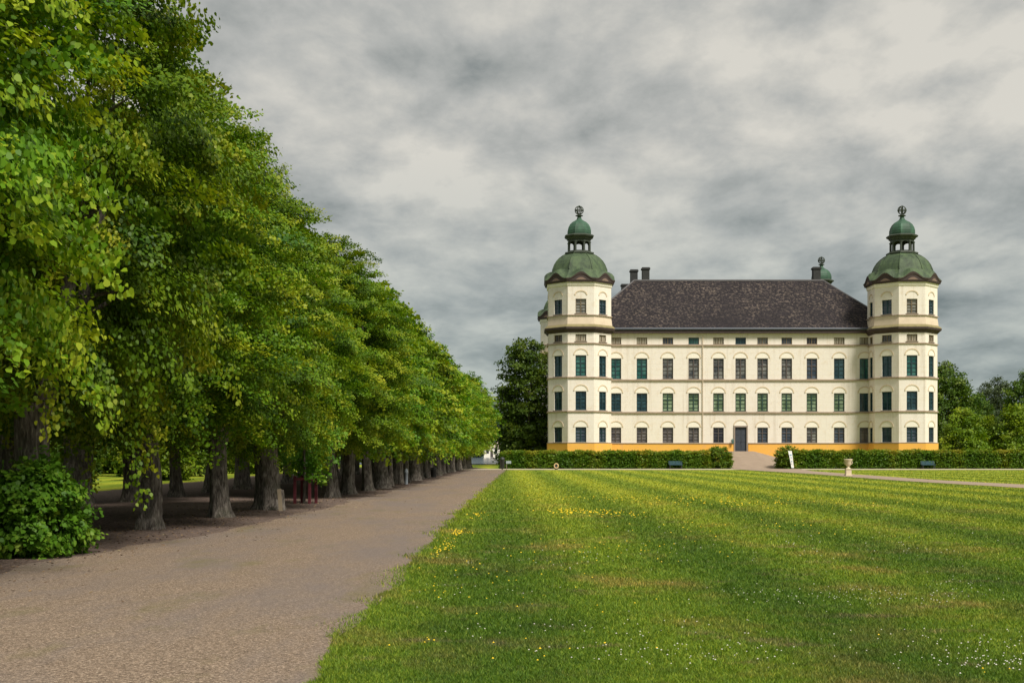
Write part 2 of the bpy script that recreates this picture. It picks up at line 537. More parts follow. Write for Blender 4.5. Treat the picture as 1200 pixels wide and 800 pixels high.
G = {
    'teal': glass('pane_teal', (0.010, 0.030, 0.040), (0.03, 0.075, 0.09)),
    'bluegreen': glass('pane_bluegreen', (0.006, 0.07, 0.06), (0.05, 0.15, 0.13)),
    'curtain_green': glass('pane_green_curtain', (0.09, 0.14, 0.07), (0.24, 0.32, 0.2)),
    'grey': glass('pane_grey', (0.05, 0.055, 0.06), (0.22, 0.22, 0.2)),
    'plum': glass('pane_plum', (0.06, 0.055, 0.062), (0.17, 0.155, 0.15)),
    'cream': glass('pane_cream', (0.30, 0.27, 0.2), (0.5, 0.45, 0.35)),
    'dark': glass('pane_dark', (0.01, 0.012, 0.018), (0.035, 0.035, 0.05)),
    'slate': glass('pane_slate', (0.03, 0.045, 0.065), (0.08, 0.1, 0.13)),
}

# ================================================================== ground
DOOR_X = 26.3


def hgt(x, y):
    """bank that rises towards the castle, with the ramp mound at the door"""
    x = np.asarray(x, float); y = np.asarray(y, float)
    base = 0.45 * np.clip((y - 133) / 8, 0, 1) * np.clip((x + 2) / 6, 0, 1)
    d = np.abs(x - DOOR_X)
    top = np.clip(1.82 - 0.26 * np.clip(d - 1.3, 0, None), 0, None)
    ramp = top * np.clip((y - 129.5) / 12.0, 0, 1)
    return np.maximum(base, ramp)


def axis(parts):
    a = np.concatenate([np.arange(lo, hi, st) for lo, hi, st in parts] + [[parts[-1][1]]])
    return np.unique(np.round(a, 4))


def sheet(xs, ys, mat, name, dz=0.0, kind='structure', edge=None):
    X, Y = np.meshgrid(xs, ys)
    if edge is not None: X, Y = edge(X, Y)
    V = np.stack([X, Y, hgt(X, Y) + dz], -1).reshape(-1, 3)
    nx, ny = len(xs), len(ys)
    i = (np.arange(ny - 1)[:, None] * nx + np.arange(nx - 1)[None, :]).ravel()
    F = np.stack([i, i + 1, i + nx + 1, i + nx], -1)
    o = link_mesh(name, np_mesh(name, V, F, mat, smooth=True))
    o['kind'] = kind
    return o


sheet(axis([(-3000, -100, 200), (-100, 14, 6), (14, 40, 0.5), (40, 100, 5), (100, 3000, 200)]),
      axis([(-300, 120, 20), (120, 150, 0.5), (150, 400, 20), (400, 4000, 300)]), M['lawn'], 'ground', 0.0)


def wob(y, s, a):
    y = np.asarray(y, float)
    return a * (np.sin(y * 0.83 * s + 1) + 0.6 * np.sin(y * 1.97 * s + 2.2 + np.sin(y * 0.31)) + 0.4 * np.sin(y * 4.7 * s + 2 * np.sin(y * 0.77)) + 0.25 * np.sin(y * 11.3 * s + 3 * np.sin(y * 1.9))) / 2.0


def path_right(y):
    return np.interp(y, [0, 10, 35, 60, 99, 124], [-1.55, -1.50, -1.46, -1.15, -0.68, -0.4]) + wob(y, 1.0, 0.10)


def path_left(y):
    return np.interp(y, [0, 19, 24, 31, 40, 60, 110, 124], [-7.6, -7.1, -6.6, -5.9, -5.7, -5.2, -4.2, -3.8]) + wob(y, 0.6, 0.28)


def strip(name, fl, fr, ys, nx, mat, dz, z=None):
    us = np.linspace(0, 1, nx)
    Y, U = np.meshgrid(ys, us, indexing='ij')
    X = fl(Y) * (1 - U) + fr(Y) * U
    V = np.stack([X, Y, hgt(X, Y) + dz], -1).reshape(-1, 3)
    ny = len(ys)
    i = (np.arange(ny - 1)[:, None] * nx + np.arange(nx - 1)[None, :]).ravel()
    F = np.stack([i, i + 1, i + nx + 1, i + nx], -1)
    o = link_mesh(name, np_mesh(name, V, F, mat, smooth=True))
    o['kind'] = 'structure'
    return o


ysp = np.concatenate([np.arange(-6, 45, 0.08), np.arange(45, 124.5, 0.4)])
strip('avenue_ground', lambda y: -18.5 + wob(y, 0.4, 0.6), lambda y: path_left(y) + 1.2, np.arange(-6, 139, 0.5), 12, M['soil'], 0.004)
strip('gravel_path', path_left, path_right, ysp, 14, M['gravel'], 0.012)
# cross path in front of the hedges, forecourt ramp and the axial path towards the right
m = Mat('cream_gravel', 0.95, 0.15)
m.color(m.mix(m.noise(m.pos(), 1.1, 7, 0.7), (0.36, 0.315, 0.225), (0.50, 0.45, 0.33)))
M['cream_gravel'] = m.mt
strip('hedge_path', lambda y: -9 + 0 * y, lambda y: 75 + 0 * y, np.linspace(121.2, 128.6, 8), 120, M['cream_gravel'], 0.02)
strip('forecourt', lambda y: np.interp(y, [97, 112, 124, 130, 143.4], [23.6, 22.9, 22.2, 23.0, 21.5]), lambda y: np.interp(y, [97, 112, 124, 130, 143.4], [26.6, 27.2, 29.0, 30.3, 33.0]),
      np.arange(97, 143.5, 0.35), 44, M['pale_gravel'], 0.026)
strip('axial_path', lambda y: np.interp(y, [20, 60, 75, 97.2], [24.4, 24.2, 23.2, 23.6]) + wob(y, 0.5, 0.12), lambda y: np.interp(y, [20, 60, 75, 97.2], [27.6, 27.6, 26.0, 26.6]) + wob(y + 3, 0.5, 0.12),
      np.arange(20, 97.3, 0.5), 8, M['pale_gravel'], 0.022)

m = Mat('lake_water', 0.12, 0.5)
m.color((0.11, 0.15, 0.19)).bump(m.noise(m.map(m.pos(), (0.2, 0.6, 1)), 1, 3), 0.15, 0.1)
M['water'] = m.mt
strip('lake_water', lambda y: -260 + 0 * y, lambda y: np.interp(y, [168, 200, 400], [-1.0, 2.0, 30.0]), np.linspace(172, 420, 30), 20, M['water'], 0.03)

# ================================================================== castle
castle = empty('castle', (26.2, 142.0, 0.0))
tag(castle, 'large cream castle with dark tiled roof, ochre plinth and green domed corner towers', 'castle')
KZ = 143 / 142
WY = 1.0                                        # main wall plane, local


def zf(y): return 1.7 + (530 - y) / 10.225 * KZ


Z0 = -0.4
ZPL = zf(519.5)
rowsM = [(zf(518.6), zf(500.8)), (zf(481.8), zf(460.7)), (zf(444.0), zf(420.0)), (zf(403.4), zf(395.4))]
ZEAVE = zf(389.5)
colsX = [(p - 600) / 1452 * 143 - 26.2 for p in (721.7, 752.3, 782.7, 813, 842, 868, 893.7, 922, 951.5, 983.5, 1013.6)]
WW = 1.22
DOORC = 5


def wall_panel(mb, M4, u0, u1, z0, z1, openings, depth=0.22, m=0, mrev=0):
    """flat wall in local (u, z) at y=0 facing -y, with rectangular holes and reveals"""
    us = sorted({u0, u1, *[o[0] for o in openings], *[o[1] for o in openings]})
    zs = sorted({z0, z1, *[o[2] for o in openings], *[o[3] for o in openings]})

    def T(u, y, z): return M4 @ Vector((u, y, z))
    for a, b in zip(us, us[1:]):
        for c, d in zip(zs, zs[1:]):
            cu, cz = (a + b) / 2, (c + d) / 2
            if any(o[0] < cu < o[1] and o[2] < cz < o[3] for o in openings): continue
            mb.face([T(a, 0, c), T(b, 0, c), T(b, 0, d), T(a, 0, d)], m)
    for a, b, c, d in openings:
        for P, Q in (((a, c), (b, c)), ((b, c), (b, d)), ((b, d), (a, d)), ((a, d), (a, c))):
            mb.face([T(P[0], 0, P[1]), T(P[0], depth, P[1]), T(Q[0], depth, Q[1]), T(Q[0], 0, Q[1])], mrev)


def window_frame(mb, M4, u, z0, z1, w, y=0.12, m=0, nh=3, attic=False):
    t = 0.075
    h = z1 - z0
    mb.box((u - w / 2 + t / 2, y, (z0 + z1) / 2), (t, 0.08, h), m, M=M4)
    mb.box((u + w / 2 - t / 2, y, (z0 + z1) / 2), (t, 0.08, h), m, M=M4)
    mb.box((u, y, z0 + t / 2), (w - 2 * t, 0.08, t), m, M=M4)
    mb.box((u, y, z1 - t / 2), (w - 2 * t, 0.08, t), m, M=M4)
    iw, ih = w - 2 * t, h - 2 * t
    mb.box((u, y - 0.004, z0 + h / 2), (0.10, 0.075, ih), m, M=M4)
    if attic:
        for s in (-1, 1): mb.box((u + s * iw * 0.27, y + 0.01, z0 + h / 2), (0.05, 0.045, ih), m, M=M4)
    else:
        mb.box((u, y + 0.004, z0 + h * 0.64), (iw, 0.062, 0.09), m, M=M4)
        for k in (0.21, 0.42, 0.82): mb.box((u, y + 0.012, z0 + h * k), (iw, 0.035, 0.04), m, M=M4)


def pane_face(mb, M4, u, z0, z1, w, y=0.155, m=0):
    mb.face([M4 @ Vector(q) for q in ((u - w / 2, y, z0), (u + w / 2, y, z0), (u + w / 2, y, z1), (u - w / 2, y, z1))], m)


def arch_parts(mb, M4, u, z, w, mw=0, ma=1, rise=0.62, full=True):
    """blind lunette above a window: pale fill plus a raised moulding"""
    n = 12
    a = w / 2 + 0.12
    pts = [(u + a * math.cos(math.pi * k / n), z + rise * math.sin(math.pi * k / n)) for k in range(n + 1)]
    o = [(u + (a + 0.13) * math.cos(math.pi * k / n), z + (rise + 0.13) * math.sin(math.pi * k / n)) for k in range(n + 1)]
    if full:
        mb.face([M4 @ Vector((p[0], -0.012, p[1])) for p in pts], mw)
    for k in range(n):
        q = [(pts[k], -0.05), (o[k], -0.05), (o[k + 1], -0.05), (pts[k + 1], -0.05)]
        mb.face([M4 @ Vector((p[0], y, p[1])) for p, y in q], ma)
        mb.face([M4 @ Vector((o[k][0], -0.05, o[k][1])), M4 @ Vector((o[k][0], 0.0, o[k][1])), M4 @ Vector((o[k + 1][0], 0.0, o[k + 1][1])), M4 @ Vector((o[k + 1][0], -0.05, o[k + 1][1]))], ma)
        mb.face([M4 @ Vector((pts[k][0], -0.05, pts[k][1])), M4 @ Vector((pts[k + 1][0], -0.05, pts[k + 1][1])), M4 @ Vector((pts[k + 1][0], 0.0, pts[k + 1][1])), M4 @ Vector((pts[k][0], 0.0, pts[k][1]))], ma)


MF = Matrix.Translation((0, WY, 0))
XE = 18.4
ops = []
for r, (a, b) in enumerate(rowsM):
    for i, x in enumerate(colsX):
        if r == 0 and i == DOORC: continue
        ops.append((x - WW / 2, x + WW / 2, a, b))
dx = colsX[DOORC]
ZD = 1.82
DH = (ZD, zf(500.3))
ops.append((dx - 0.66, dx + 0.66, DH[0], DH[1]))
mb = MB()
wall_panel(mb, MF, -XE, XE, Z0, ZEAVE, ops, 0.3)
# side and rear walls of the quadrangle and the courtyard walls
for (xa, ya, xb, yb) in ((-XE, 36 + WY, -XE, WY), (XE, WY, XE, 36 + WY), (XE, 36 + WY, -XE, 36 + WY)):
    mb.face([(xa, ya, Z0), (xb, yb, Z0), (xb, yb, ZEAVE), (xa, ya, ZEAVE)], 0)
for (xa, ya, xb, yb) in ((-5, 14, 5, 14), (5, 14, 5, 24), (5, 24, -5, 24), (-5, 24, -5, 14)):
    mb.face([(xa, ya, Z0), (xb, yb, Z0), (xb, yb, ZEAVE), (xa, ya, ZEAVE)], 0)
mb.build('wall', [M['plaster']], castle)
# plinth, cut at the door
mb = MB()
for a, b in ((-XE, dx - 0.85), (dx + 0.85, XE)):
    mb.box(((a + b) / 2, WY - 0.06, (Z0 + ZPL) / 2), (b - a, 0.12, ZPL - Z0), 0)
for s in (-1, 1): mb.box((s * (XE + 0.05), 18 + WY, (Z0 + ZPL) / 2), (0.1, 35.5, ZPL - Z0), 0)
mb.build('plinth', [M['plinth']], castle)
mb = MB()
for k, yy in enumerate((519.5, 483.0, 445.0, 404.2)):
    z = zf(yy)
    if k == 0:
        for a, b in ((-XE, dx - 0.85), (dx + 0.85, XE)): mb.box(((a + b) / 2, WY - 0.09, z + 0.03), (b - a, 0.18, 0.1), 0)
    else:
        mb.box((0, WY - 0.08, z - 0.03), (2 * XE, 0.16, 0.16), 0)
    for s in (-1, 1): mb.box((s * (XE + 0.07), 18 + WY, z), (0.14, 35.5, 0.16), 0)
mb.build('string_course', [M['string']], castle)

# windows of the main front: window (frame) > pane, arch
pal = [
    ['plum', 'plum', 'plum', 'plum', 'dark', None, 'slate', 'slate', 'grey', 'slate', 'plum'],
    ['teal', 'teal', 'curtain_green', 'curtain_green', 'curtain_green', 'curtain_green', 'curtain_green', 'curtain_green', 'curtain_green', 'curtain_green', 'teal'],
    ['bluegreen', 'bluegreen', 'grey', 'grey', 'grey', 'grey', 'grey', 'grey', 'slate', 'teal', 'bluegreen'],
    ['cream', 'cream', 'slate', 'bluegreen', 'cream', 'teal', 'grey', 'slate', 'dark', 'cream', 'cream'],
]
frm = ['frame_brown', 'frame_green', 'frame_brown', 'frame_cream']
for r, (a, b) in enumerate(rowsM):
    for i, x in enumerate(colsX):
        g = pal[r][i]
        if g is None: continue
        Mx = Matrix.Translation((0, 0, 0))
        mb = MB(); window_frame(mb, Mx, 0, 0, b - a, WW, y=0.14, attic=(r == 3))
        fm = 'frame_teal' if g in ('teal', 'bluegreen') else frm[r]
        w = mb.build('window', [M[fm]], castle, (x, WY, a))
        mb = MB(); pane_face(mb, Mx, 0, 0.01, b - a - 0.01, WW - 0.02, y=0.19)
        mb.build('pane', [G[g]], w)
        mb = MB(); mb.box((0, -0.06, -0.045), (WW + 0.2, 0.16, 0.08), 0)
        if r: mb.build('sill', [M['stone_trim']], w)
        if r < 3:
            mb = MB(); arch_parts(mb, Mx, 0, b - a + 0.05, WW)
            mb.build('arch_moulding', [M['white_plaster'], M['arch']], w)
# blind arch over the door, door, lantern
mb = MB()
for s in (-1, 1):
    mb.box((s * 0.335, 0.12, (DH[1] - DH[0]) / 2), (0.655, 0.08, DH[1] - DH[0] - 0.02), 0)
    for zz_ in (0.5, 1.4, 2.2): mb.box((s * 0.335, 0.075, zz_), (0.42, 0.03, 0.55), 0)
door = mb.build('door', [M['door']], castle, (dx, WY, DH[0]))
mb = MB()
for s in (-1, 1): mb.box((s * 0.73, -0.04, (DH[1] - DH[0]) / 2), (0.14, 0.16, DH[1] - DH[0]), 0)
mb.box((0, -0.04, DH[1] - DH[0] + 0.07), (1.6, 0.18, 0.14), 0)
mb.build('door_frame', [M['stone_trim']], door)
mb = MB(); mb.lathe([(0.02, 0), (0.035, 0.05), (0.035, 0.1)], 8, 0, (0.08, 0.02, 1.05)); mb.build('handle', [M['iron']], door)
mb = MB(); arch_parts(mb, Matrix.Identity(4), 0, DH[1] - DH[0] + 0.16, WW); mb.build('arch_moulding', [M['white_plaster'], M['arch']], door)
mb = MB()
mb.box((0, 0, -0.1), (1.9, 0.8, 0.2), 0)
mb.build('threshold', [M['stone_trim']], door, (0, -0.45, -0.01))
mb = MB()
mb.tube([(0, 0, 0), (0, -0.32, 0.05), (0, -0.38, -0.05)], 0.02, 6)
mb.lathe([(0.05, -0.55), (0.11, -0.5), (0.17, -0.12), (0.19, -0.1), (0.04, 0.02)], 6, 0, (0, -0.38, 0))
mb.build('wall_lantern', [plain('lantern_green', (0.10, 0.17, 0.15), 0.5)], castle, (dx - 1.0, WY, zf(514.5)))
for px_ in (823.4, ):
    x = (px_ - 600) / 1452 * 143 - 26.2
    mb = MB(); mb.tube([(x, WY - 0.12, ZPL + 0.1), (x, WY - 0.12, ZEAVE - 0.3)], 0.045, 8)
    mb.build('downpipe', [M['skirt']], castle)

# roof: ring of four wings, hipped outside
EV = 0.45
ex0, ex1, ey0, ey1 = -XE - EV, XE + EV, WY - EV, 36 + WY + EV
zr0, zr1 = zf(386.0), 22.45
rid = 7.4
mb = MB()
outer = [(ex0, ey0, zr0), (ex1, ey0, zr0), (ex1, ey1, zr0), (ex0, ey1, zr0)]
ridge = [(ex0 + rid, ey0 + rid - 0.1, zr1), (ex1 - rid, ey0 + rid - 0.1, zr1), (ex1 - rid, ey1 - rid, zr1), (ex0 + rid, ey1 - rid, zr1)]
inner = [(-5, 14, zr0), (5, 14, zr0), (5, 24, zr0), (-5, 24, zr0)]
for k in range(4):
    j = (k + 1) % 4
    # subdivided slope so that the ridge can sag a touch
    N = 16
    rows = []
    for v in range(7):
        row = []
        for u in range(N + 1):
            A = Vector(outer[k]).lerp(Vector(outer[j]), u / N); B = Vector(ridge[k]).lerp(Vector(ridge[j]), u / N)
            q = A.lerp(B, v / 6)
            q.z += 0.03 * math.sin(u * 2.1 + k) * (v / 6)
            row.append(q)
        rows.append(row)
    mb.grid(rows, 0)
    mb.face([ridge[k], ridge[j], inner[j], inner[k]], 0)
roof = mb.build('roof', [M['roof']], castle)
mb = MB()
for k in range(4):
    j = (k + 1) % 4
    mb.tube([Vector(ridge[k]) + Vector((0, 0, 0.02)), Vector(ridge[j]) + Vector((0, 0, 0.02))], 0.13, 6)
    mb.tube([Vector(outer[k]) + Vector((0, 0, 0.0)), Vector(ridge[k])], 0.11, 6)
mb.build('ridge_tiles', [plain('ridge_lead', (0.10, 0.095, 0.10), 0.7, 0.3, 0.3)], roof)
mb = MB()
for (xa, ya, xb, yb) in ((ex0, ey0, ex1, ey0), (ex0, ey0, ex0, ey1), (ex1, ey0, ex1, ey1), (ex0, ey1, ex1, ey1)):
    L = Vector((xb - xa, yb - ya, 0)); ln_ = L.length
    c_ = ((xa + xb) / 2, (ya + yb) / 2)
    hor = abs(L.x) > 0.1
    mb.box((c_[0], c_[1] + (0.2 if hor and ya < 5 else 0), zr0 - 0.28), (ln_ - 0.5, 0.5, 0.34) if hor else (0.4, ln_ - 0.5, 0.34), 0)
mb.build('eave_cornice', [M['cornice']], roof)
mb = MB()
mb.tube([(ex0, ey0 - 0.08, zr0 + 0.02), (ex1, ey0 - 0.08, zr0 + 0.02)], 0.15, 8)
mb.build('gutter', [M['gutter']], roof)
for (px_, Yc, top) in ((756.5, 150.4, 24.1), (742.8, 152.5, 24.15), (732.0, 163.0, 23.8), (956.5, 150.4, 24.15)):
    X = (px_ - 600) / 1452 * Yc - 26.2
    mb = MB()
    mb.box((0, 0, -1.6), (0.86, 0.9, 3.0), 0)
    mb.box((0, 0, -0.02), (1.04, 1.08, 0.18), 0)
    mb.box((0, 0, 0.11), (0.92, 0.96, 0.08), 0)
    mb.build('chimney', [M['chimney']], roof, (X, Yc - 142, top - 0.15))

# ------------------------------------------------------------------ towers
AP = 3.55


def tz(y): return 1.7 + (530 - y) / 10.487


TZ = dict(plinth=tz(519.3), s1=tz(483.0 - 1.2), s2=tz(442.0), s3=tz(402.0), cor=tz(388.3))
rowsT = [(tz(517.8), tz(500.3)), (tz(480.2), tz(458.3)), (tz(440.4), tz(416.2)), (tz(399.6), tz(391.4)), (tz(367.0), tz(350.0))]
ZTOP = 20.75
tglass = [['slate', 'slate', 'slate'], ['teal', 'teal', 'teal'], ['teal', 'bluegreen', 'teal'], ['grey', 'cream', 'cream'], ['slate', 'grey', 'slate']]


def facet_M(k):
    """facet k: 0 front (-y), 1 turned to +x, ... rotation about z"""
    return Matrix.Rotation(R(45 * k), 4, 'Z') @ Matrix.Translation((0, -AP, 0))


def ring8(r, z):
    k = 1 / math.cos(math.pi / 8)
    return [(r * k * math.cos(R(22.5 + 45 * j)), r * k * math.sin(R(22.5 + 45 * j)), z) for j in range(8)]


def make_tower(loc, with_windows=True):
    t = MB()
    fw = AP * math.tan(math.pi / 8)
    WT = 1.2
    vis = {0: 1, 1: 2, 7: 0, 2: 2, 6: 0}
    for k in range(8):
        op = []
        if with_windows and k in vis:
            op = [(-WT / 2, WT / 2, a, b) for a, b in rowsT]
        wall_panel(t, facet_M(k), -fw, fw, Z0, ZTOP, op, 0.3)
    tower = t.build('tower', [M['plaster']], castle, loc)
    s = MB(); s.lathe([(AP + 0.02, Z0), (AP + 0.10, Z0), (AP + 0.10, TZ['plinth'])], 8, 0, rot=R(22.5), apothem=True, cap=False)
    s.grid([ring8(AP + 0.10, TZ['plinth']), ring8(AP - 0.01, TZ['plinth'] + 0.03)], 0, True)
    s.build('plinth', [M['plinth']], tower)
    s = MB()
    for z, h, pr in ((TZ['plinth'] + 0.07, 0.1, 0.13), (TZ['s1'], 0.17, 0.14), (TZ['s2'], 0.17, 0.15), (TZ['s3'], 0.16, 0.13), (tz(369.0), 0.14, 0.13)):
        s.lathe([(AP - 0.02, z - h / 2), (AP + pr, z - h / 2 + 0.02), (AP + pr, z + h / 2 - 0.03), (AP - 0.02, z + h / 2)], 8, 0, rot=R(22.5), apothem=True, cap=False)
    s.build('string_course', [M['string']], tower)
    # waist cornice: dark moulding, mossy ledge and sloping skirt under the belvedere storey
    s = MB()
    z = TZ['cor']
    prof = [(AP - 0.02, z - 0.12), (AP + 0.12, z), (AP + 0.25, z + 0.15), (AP + 0.42, z + 0.28), (AP + 0.44, z + 0.5)]
    rws = [ring8(*q) for q in prof]
    s.grid(rws, 0, True)
    s.grid([ring8(AP + 0.44, z + 0.5), ring8(AP + 0.40, z + 0.58), ring8(AP + 0.12, z + 0.82)], 1, True)
    s.grid([ring8(AP + 0.12, z + 0.82), ring8(AP + 0.06, z + 1.3), ring8(AP - 0.01, z + 1.75)], 2, True)
    s.build('waist_cornice', [M['cornice'], M['moss_ledge'], M['skirt']], tower)
    # white band, then eyebrow cornice and copper dome
    s = MB()
    s.lathe([(AP - 0.02, ZTOP - 0.42), (AP + 0.06, ZTOP - 0.40), (AP + 0.06, ZTOP - 0.36), (AP + 0.10, ZTOP - 0.34), (AP + 0.14, ZTOP - 0.02)], 8, 0, rot=R(22.5), apothem=True, cap=False)
    s.build('frieze', [M['white_plaster']], tower)
    K = 12

    def bring(r, z, bump):
        out_ = []
        hw = r * math.tan(math.pi / 8)
        for f in range(8):
            Rm = Matrix.Rotation(R(45 * f), 3, 'Z')
            for q in range(K):
                u = q / K - 0.5
                b_ = bump * (math.cos(math.pi * min(1, abs(u) / 0.42)) * 0.5 + 0.5) if abs(u) < 0.42 else 0
                out_.append(Rm @ Vector((2 * u * hw, -r, z + b_)))
        return out_
    s = MB()
    s.grid([bring(AP + 0.02, ZTOP - 0.04, 0), bring(AP + 0.30, ZTOP, 0), bring(AP + 0.36, ZTOP + 0.16, 0), bring(AP + 0.36, ZTOP + 0.2, 0.35), bring(AP + 0.36, ZTOP + 0.22, 0.5),
            bring(AP + 0.42, ZTOP + 0.26, 0.66), bring(AP + 0.44, ZTOP + 0.40, 0.72)], 0, True)
    cn = s.build('eyebrow_cornice', [M['cornice']], tower)
    s = MB()
    for f in range(8):
        Rm = Matrix.Rotation(R(45 * f), 4, 'Z') @ Matrix.Translation((0, -(AP + 0.37), ZTOP + 0.2))
        pts = [(u * 0.62, 0.30 * math.cos(math.pi / 2 * u)) for u in np.linspace(-1, 1, 11)]
        s.face([Rm @ Vector((a, -0.01, b)) for a, b in [(-0.62, 0.0), (0.62, 0.0)] + pts[::-1][1:-1]], 0)
    s.build('tympanum', [M['tympanum']], tower)
    s = MB()
    s.grid([bring(AP + 0.44, ZTOP + 0.40, 0.72), bring(AP + 0.2, ZTOP + 0.68, 0.72), bring(AP - 0.2, ZTOP + 1.1, 0.5), bring(3.12, 22.25, 0.12), bring(3.02, 22.6, 0), bring(2.86, 23.02, 0), bring(2.6, 23.45, 0),
            bring(2.28, 23.8, 0), bring(1.9, 24.1, 0), bring(1.5, 24.32, 0), bring(1.2, 24.4, 0)], 0, True)
    kk = 1 / math.cos(math.pi / 8)
    for j in range(8):
        a = R(22.5 + 45 * j)
        pr = [(3.12, 22.3), (3.02, 22.6), (2.86, 23.02), (2.6, 23.45), (2.28, 23.8), (1.9, 24.1), (1.5, 24.32)]
        s.tube([(r * kk * math.cos(a), r * kk * math.sin(a), z_) for r, z_ in pr], 0.06, 5)
    s.build('dome', [M['copper']], tower)
    # lantern
    s = MB()
    s.lathe([(1.2, 24.3), (1.62, 24.32), (1.66, 24.42), (1.62, 24.52), (1.2, 24.56)], 8, 0, rot=R(22.5), apothem=True)
    hw = 1.22 * math.tan(math.pi / 8)
    for k in range(8):
        a = R(22.5 + 45 * k)
        s.lathe([(0.17, 24.5), (0.17, 24.62), (0.13, 24.66), (0.12, 25.6), (0.17, 25.66), (0.17, 25.75)], 8, 0, (1.27 * math.cos(a), 1.27 * math.sin(a), 0))
        Mk = Matrix.Rotation(R(45 * k), 4, 'Z') @ Matrix.Translation((0, -1.16, 0))
        n = 8
        # spandrel above each arch
        for q in range(n):
            u0, u1 = -0.42 + 0.84 * q / n, -0.42 + 0.84 * (q + 1) / n
            g = lambda u: 25.45 + 0.30 * math.sqrt(max(0, 1 - (u / 0.42) ** 2))
            for yy in (-0.06, 0.1):
                s.face([Mk @ Vector((u0, yy, g(u0))), Mk @ Vector((u1, yy, g(u1))), Mk @ Vector((u1, yy, 26.02)), Mk @ Vector((u0, yy, 26.02))], 0)
            s.face([Mk @ Vector((u0, -0.06, g(u0))), Mk @ Vector((u0, 0.1, g(u0))), Mk @ Vector((u1, 0.1, g(u1))), Mk @ Vector((u1, -0.06, g(u1)))], 0)
        for sgn in (-1, 1): s.box((sgn * 0.46, 0.02, 25.3), (0.09, 0.16, 1.4), 0, M=Mk)
        s.box((0, 0.03, 24.62), (0.86, 0.1, 0.2), 0, M=Mk)
    s.lathe([(1.1, 25.98), (1.34, 26.0), (1.40, 26.15), (1.60, 26.28), (1.66, 26.42), (1.5, 26.55), (1.2, 26.6)], 8, 0, rot=R(22.5), apothem=True)
    s.build('lantern', [M['lantern_metal']], tower)
    s = MB()
    s.lathe([(1.3, 26.52), (1.33, 26.75), (1.32, 27.05), (1.24, 27.4), (1.06, 27.75), (0.8, 28.02), (0.5, 28.2), (0.30, 28.36), (0.22, 28.6), (0.2, 28.75)], 8, 0, rot=R(22.5), apothem=True)
    s.build('lantern_dome', [M['verdigris']], tower)
    s = MB()
    s.lathe([(0.2, 28.7), (0.42, 28.76), (0.44, 28.82), (0.2, 28.9), (0.14, 29.0)], 12, 0)
    C = Vector((0, 0, 29.42)); rr = 0.47
    for q in range(3):
        A = R(60 * q)
        s.tube([C + Vector((rr * math.cos(A) * math.cos(t_), rr * math.sin(A) * math.cos(t_), rr * math.sin(t_))) for t_ in np.linspace(0, 2 * math.pi, 25)], 0.055, 6, cap=False)
    s.tube([C + Vector((rr * math.cos(t_), rr * math.sin(t_), 0)) for t_ in np.linspace(0, 2 * math.pi, 25)], 0.055, 6, cap=False)
    s.tube([C - Vector((0, 0, rr)), C + Vector((0, 0, rr + 0.1))], 0.05, 6)
    s.build('finial', [M['lantern_metal']], tower)
    if with_windows:
        for k, gi in vis.items():
            for r, (a, b) in enumerate(rowsT):
                Mx = Matrix.Identity(4)
                mb = MB()
                window_frame(mb, Mx, 0, 0, b - a, WT, y=0.14, attic=(r == 3))
                pane_face(mb, Mx, 0, 0.01, b - a - 0.01, WT - 0.02, y=0.19, m=1)
                mb.box((0, -0.05, -0.05), (WT + 0.2, 0.14, 0.08), 4)
                if r in (0, 1, 2): arch_parts(mb, Mx, 0, b - a + 0.05, WT, 2, 3)
                elif r == 4: arch_parts(mb, Mx, 0, b - a + 0.42, WT * 0.8, 2, 3, 0.42, False)
                g = tglass[r][gi]
                o = mb.build('window', [M['frame_teal' if g in ('teal', 'bluegreen', 'slate') else 'frame_cream'], G[g], M['white_plaster'], M['arch'], M['stone_trim']], tower)
                o.matrix_local = facet_M(k) @ Matrix.Translation((0, 0, a))
    return tower


tw = make_tower((-18.5, 0, 0), True)
t2 = copy_tree(tw, castle); t2.location = (18.5, 0, 0)
tr = make_tower((-18.5, 37, 0), False)
t4 = copy_tree(tr, castle); t4.location = (18.5, 37, 0)


